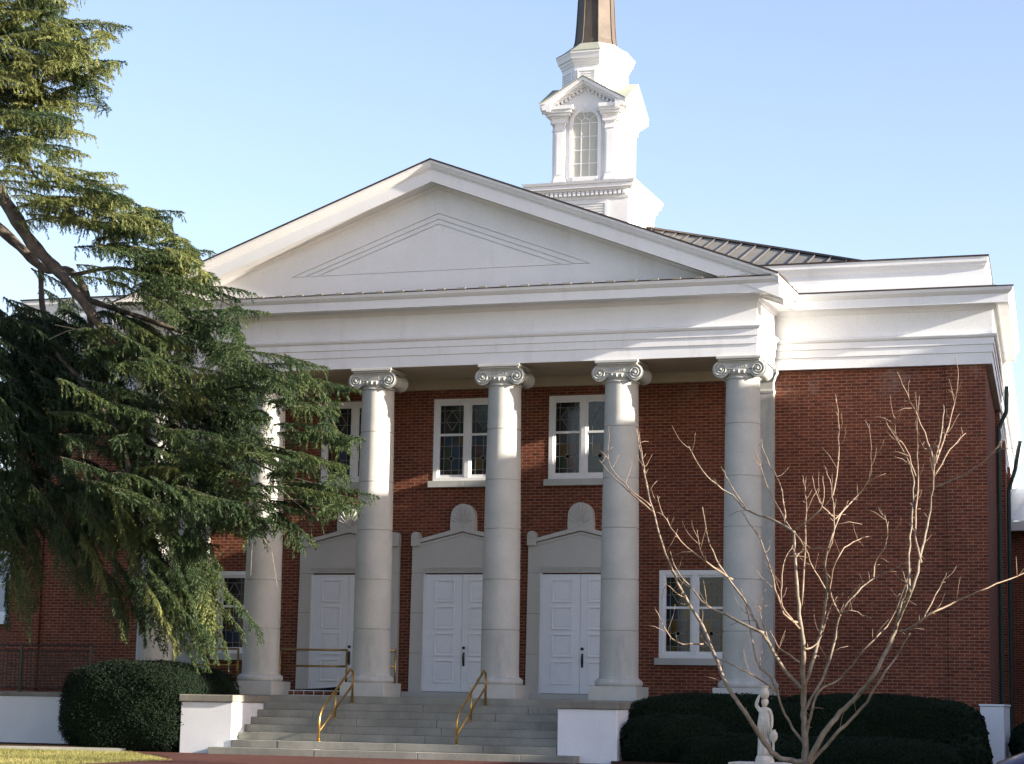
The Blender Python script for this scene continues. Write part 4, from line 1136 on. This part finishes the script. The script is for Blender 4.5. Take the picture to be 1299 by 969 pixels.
def tipbough(tx, ty, L, ang, Y, sag=.06, fan=.34, store=NV, dense=1.0, dyaw=None):
    """bough ending at picture place (tx,ty) at depth Y; ang = droop angle in degrees below horizontal, length L metres"""
    tip = np.array(at(tx, ty, Y)); az = R(rs.uniform(-32, 42)) if dyaw is None else R(dyaw)
    d = np.array([math.cos(az)*math.cos(R(ang)), -math.sin(az)*math.cos(R(ang)), -math.sin(R(ang))])
    bough(tip-d*L, tip, sag, fan, store, dense, rs)
# outline tips read off the tree's silhouette
tips = [(160, 32, 1.6, 4), (158, 78, 1.7, 0), (140, 112, 1.3, 22), (118, 134, 1.1, 5), (118, 172, 1.3, 8), (110, 196, 1.0, 5), (148, 221, 1.5, 2), (157, 235, 1.5, 2),
        (168, 253, 1.6, 6), (228, 268, 1.8, 0), (224, 297, 1.5, 8), (266, 318, 1.9, 4), (272, 352, 1.6, 20), (262, 385, 1.4, 14), (338, 396, 1.9, 2), (322, 372, 1.4, 8), (300, 412, 1.3, 5),
        (318, 440, 1.3, 6), (414, 466, 1.9, 2), (388, 478, 1.5, 6), (455, 494, 1.9, 8), (430, 510, 1.4, 6), (460, 556, 1.7, 4), (440, 590, 1.3, 4), (478, 629, 2.1, 8), (452, 640, 1.4, 8), (420, 655, 1.4, 14), (400, 690, 1.2, 35),
        (330, 800, 1.5, 42), (285, 745, 1.2, 55), (290, 835, 1.4, 62), (262, 845, 1.3, 68), (225, 825, 1.4, 70), (185, 815, 1.3, 75), (160, 790, 1.2, 60),
        (50, 740, 1.5, 78), (35, 800, 1.2, 80), (45, 770, 1.4, 82), (95, 740, 1.3, 70), (120, 755, 1.0, 70), (135, 745, 1.2, 60), (100, 40, 1.6, 3), (120, 60, 1.5, 4), (90, 5, 1.4, 3), (105, -10, 1.5, 3)]
for x, y, L, a in tips:
    tipbough(x, y, L, a, rs.uniform(-6.3, -5.2), dyaw=rs.uniform(-10, 15), fan=.30)
    tipbough(x-rs.uniform(8, 26), y+rs.uniform(-6, 10), L*.9, a+rs.uniform(-6, 8), rs.uniform(-6.6, -5.0), fan=.34)
# masses: picture-plane polygons sampled, each bough at its own depth
def inside(x, y, poly):
    c_ = False; j = len(poly)-1
    for i in range(len(poly)):
        xi, yi = poly[i]; xj, yj = poly[j]
        if (yi > y) != (yj > y) and x < (xj-xi)*(y-yi)/(yj-yi)+xi: c_ = not c_
        j = i
    return c_
masses = [
 ([(-60, -80), (75, -80), (85, 20), (135, 40), (140, 70), (100, 110), (105, 165), (95, 200), (60, 215), (0, 215), (-60, 225)], 190, 4, (-7.0, -4.4), NV, 1.0),
 ([(40, 215), (130, 232), (180, 262), (222, 285), (255, 325), (258, 370), (210, 360), (160, 330), (120, 300), (75, 265)], 80, 8, (-6.8, -5.2), NV, 1.0),
 ([(140, 350), (250, 352), (310, 395), (305, 440), (395, 478), (440, 520), (450, 600), (440, 640), (390, 660), (320, 680), (300, 700), (150, 680), (120, 600), (130, 500), (110, 440), (100, 400)], 185, 15, (-7.2, -5.0), NV, .95),
 ([(150, 640), (265, 690), (272, 760), (265, 820), (230, 835), (180, 800), (165, 720), (120, 680)], 66, 56, (-6.8, -5.2), NV, .9),
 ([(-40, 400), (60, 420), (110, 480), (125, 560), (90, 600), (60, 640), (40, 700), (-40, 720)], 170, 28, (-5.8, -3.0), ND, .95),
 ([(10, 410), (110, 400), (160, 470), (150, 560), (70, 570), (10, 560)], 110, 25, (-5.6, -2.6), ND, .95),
 ([(-20, 540), (60, 560), (55, 660), (45, 740), (-20, 740)], 40, 55, (-6.2, -4.5), NV, .9),
 ([(60, 660), (150, 650), (150, 720), (100, 740)], 22, 60, (-6.2, -4.5), NV, .9),
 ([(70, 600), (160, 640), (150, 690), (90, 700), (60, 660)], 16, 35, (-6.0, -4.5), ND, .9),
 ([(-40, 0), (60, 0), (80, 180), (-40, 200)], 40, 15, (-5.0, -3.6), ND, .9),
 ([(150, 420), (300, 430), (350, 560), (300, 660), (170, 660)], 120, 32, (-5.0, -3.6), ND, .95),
]
for poly, cnt, ang, (ya, yb), store, dn_ in masses:
    xs = [p[0] for p in poly]; ys = [p[1] for p in poly]; k = 0
    while k < cnt:
        x, y = rs.uniform(min(xs), max(xs)), rs.uniform(min(ys), max(ys))
        if not inside(x, y, poly): continue
        L = rs.uniform(.8, 1.5)
        tipbough(x, y, L, ang+rs.normal(0, 9), rs.uniform(ya, yb), sag=rs.uniform(.02, .10), fan=rs.uniform(.24, .42), store=store, dense=dn_, dyaw=rs.uniform(-75, 85))
        k += 1
for _ in range(130):      # the rest of the crown, round the far side of the trunk
    z = rs.uniform(1.6, 17); az = R(rs.uniform(95, 265)); L = rs.uniform(1.2, 2.0); ro = rs.uniform(1.2, 3.6)*(1-.045*z)
    u_ = np.array([math.cos(az), math.sin(az), -.25]); c0 = np.array([TRX, TRY, z])
    bough(c0+u_*ro*.35, c0+u_*(ro*.35+L), .06, .36, NV, .9, rs)
print('needles', sum(len(v) for v in NV)//3, sum(len(v) for v in ND)//3)
quads('foliage', np.concatenate(NV), 'needle', cedar, per=3)
quads('sunlit_foliage', np.concatenate(NP), 'needle_sunlit', cedar, per=3)
quads('shaded_foliage', np.concatenate(ND), 'needle_shaded', cedar, per=3)
TW.done('twigs', 'bark', cedar)

# bare dead twigs in the cedar
dt = MB()
for pts in (((63, 430), (85, 420), (110, 415)), ((70, 412), (100, 418), (110, 415)), ((340, 632), (380, 634), (420, 632)), ((355, 620), (385, 645), (395, 655)), ((300, 650), (320, 690), (318, 730)), ((320, 660), (345, 700), (352, 745))):
    dt.tube([at(x, y, -6.4) for x, y in pts], [.010, .007, .004], 5)
dt.done('dead_twigs', 'barebark', cedar)

# ------------------------------------------------------------------ grass blades near the frame's foot
k = 60000
gx = rs.uniform(-12, -2, k); gy = rs.uniform(-13, -3.3, k)
# keep off the path and the bed
ok = ~((gx > -5.75-(gy+2.9)*-0.02) & (gy > -3.4)) & (gy < -3.60-.072*(-8.4-gx)*1.0+.0) & (gx < -5.6+(np.clip(-3.0-gy, 0, 6))*.72)
gx, gy = gx[ok], gy[ok]; k = len(gx)
h_ = rs.uniform(.02, .06, k); an = rs.uniform(0, 2*PI, k); lx, ly = rs.normal(0, .018, k), rs.normal(0, .018, k)
v = np.empty((k*3, 3)); z0 = np.full(k, G)
v[0::3] = np.stack([gx-np.cos(an)*.004, gy-np.sin(an)*.004, z0], 1); v[1::3] = np.stack([gx+np.cos(an)*.004, gy+np.sin(an)*.004, z0], 1); v[2::3] = np.stack([gx+lx, gy+ly, z0+h_], 1)
tag(quads('grass', v, 'grassblade', per=3), 'short yellowish winter grass left of the brick path', 'grass', kind='stuff')

# ------------------------------------------------------------------ parked car at the lower right corner
car = empty('parked_car', (13.72, -20, G)); tag(car, 'dark purple parked car whose bonnet shows at the lower right corner', 'car')
prof = [(0, .28), (0, .50), (.06, .62), (.35, .74), (1.1, .90), (1.35, .95), (2.05, 1.38), (2.5, 1.46), (3.3, 1.42), (3.95, 1.02), (4.45, .98), (4.55, .85), (4.55, .35), (4.2, .24), (.3, .24)]
def carbody():
    mb = MB(); n_ = 9; rings = []
    for j in range(n_):
        t = j/(n_-1)*2-1; yy = t*.88
        ring = []
        for (x, z) in prof:
            tuck = (abs(t)**6)
            cab = max(0, z-.95)
            xx = x+(.18*tuck if x < .5 else (-.14*tuck if x > 4 else 0))
            ring.append(mb.b.verts.new((xx, yy*(1-.32*cab*min(1, abs(t)*1.2)), z-.05*tuck*(z > .6))))
        rings.append(ring)
    k = len(prof)
    for q_, t_ in zip(rings, rings[1:]):
        for i in range(k): mb.b.faces.new((q_[i], q_[(i+1) % k], t_[(i+1) % k], t_[i]))
    mb.b.faces.new(rings[0]); mb.b.faces.new(rings[-1][::-1])
    return mb.done('body', 'carpaint', car, bevel=.03, angle=35)
carbody()
for sy in (-1, 1):
    for x in (.85, 3.65):
        wh = empty('wheel', (x, sy*.80, .31)); wh.parent = car
        MB().lathe(0, 0, [(.19, -.10), (.29, -.10), (.315, -.07), (.315, .07), (.29, .10), (.19, .10)], 32, axis='y').done('tyre', 'rubber', wh, smooth=True)
        MB().lathe(0, 0, [(.03, -.105), (.10, -.09), (.195, -.095), (.195, .095), (.10, .09), (.03, .105)], 20, axis='y').done('rim', 'rim', wh)
    g = MB(); yy = sy*.80
    g.face([(1.62, sy*.872, 1.00), (2.12, sy*.775, 1.34), (2.62, sy*.765, 1.38), (2.62, sy*.875, 1.00)]); g.face([(2.70, sy*.875, 1.00), (2.70, sy*.765, 1.38), (3.25, sy*.775, 1.35), (3.72, sy*.872, 1.03)])
    g.done('side_window', 'glass', car)
    MB().box(.02, .20, sy*.62-.15, sy*.62+.15, .50, .585).done('headlight', 'lampglass', car, bevel=.02)
MB().face([(1.40, -.70, .99), (1.40, .70, .99), (2.03, .60, 1.385), (2.03, -.60, 1.385)]).done('windscreen', 'glass', car)

# ------------------------------------------------------------------ neighbouring building to the right of the view (throws the long shade)
nb = empty('neighbour_building', (24, 0, G)); tag(nb, 'tall brick hall standing right of the church, outside the view', 'building')
NH = 10.98-G
MB().box(0, 16, -5.0, 34, -.2, NH-.5).done('wall', 'brick', nb)
MB().box(1, 14, -14, -5.01, -.2, 5.85).done('shade_block', 'brick', nb)  # unseen block added to shade the statue and the tree's lower limbs
MB().box(-.12, 16.1, -5.12, 34.1, NH-.499, NH).done('cornice', 'white', nb)
for fy in range(0, 34, 4):
    for z in (2, 6.5):
        wn_ = empty('window', (0, fy-2, z)); wn_.parent = nb
        MB().box(-.05, .02, -.7, .7, 0, 2.2).done('frame', 'white', wn_); MB().box(-.06, -.052, -.6, .6, .1, 2.1).done('pane', 'glass', wn_)
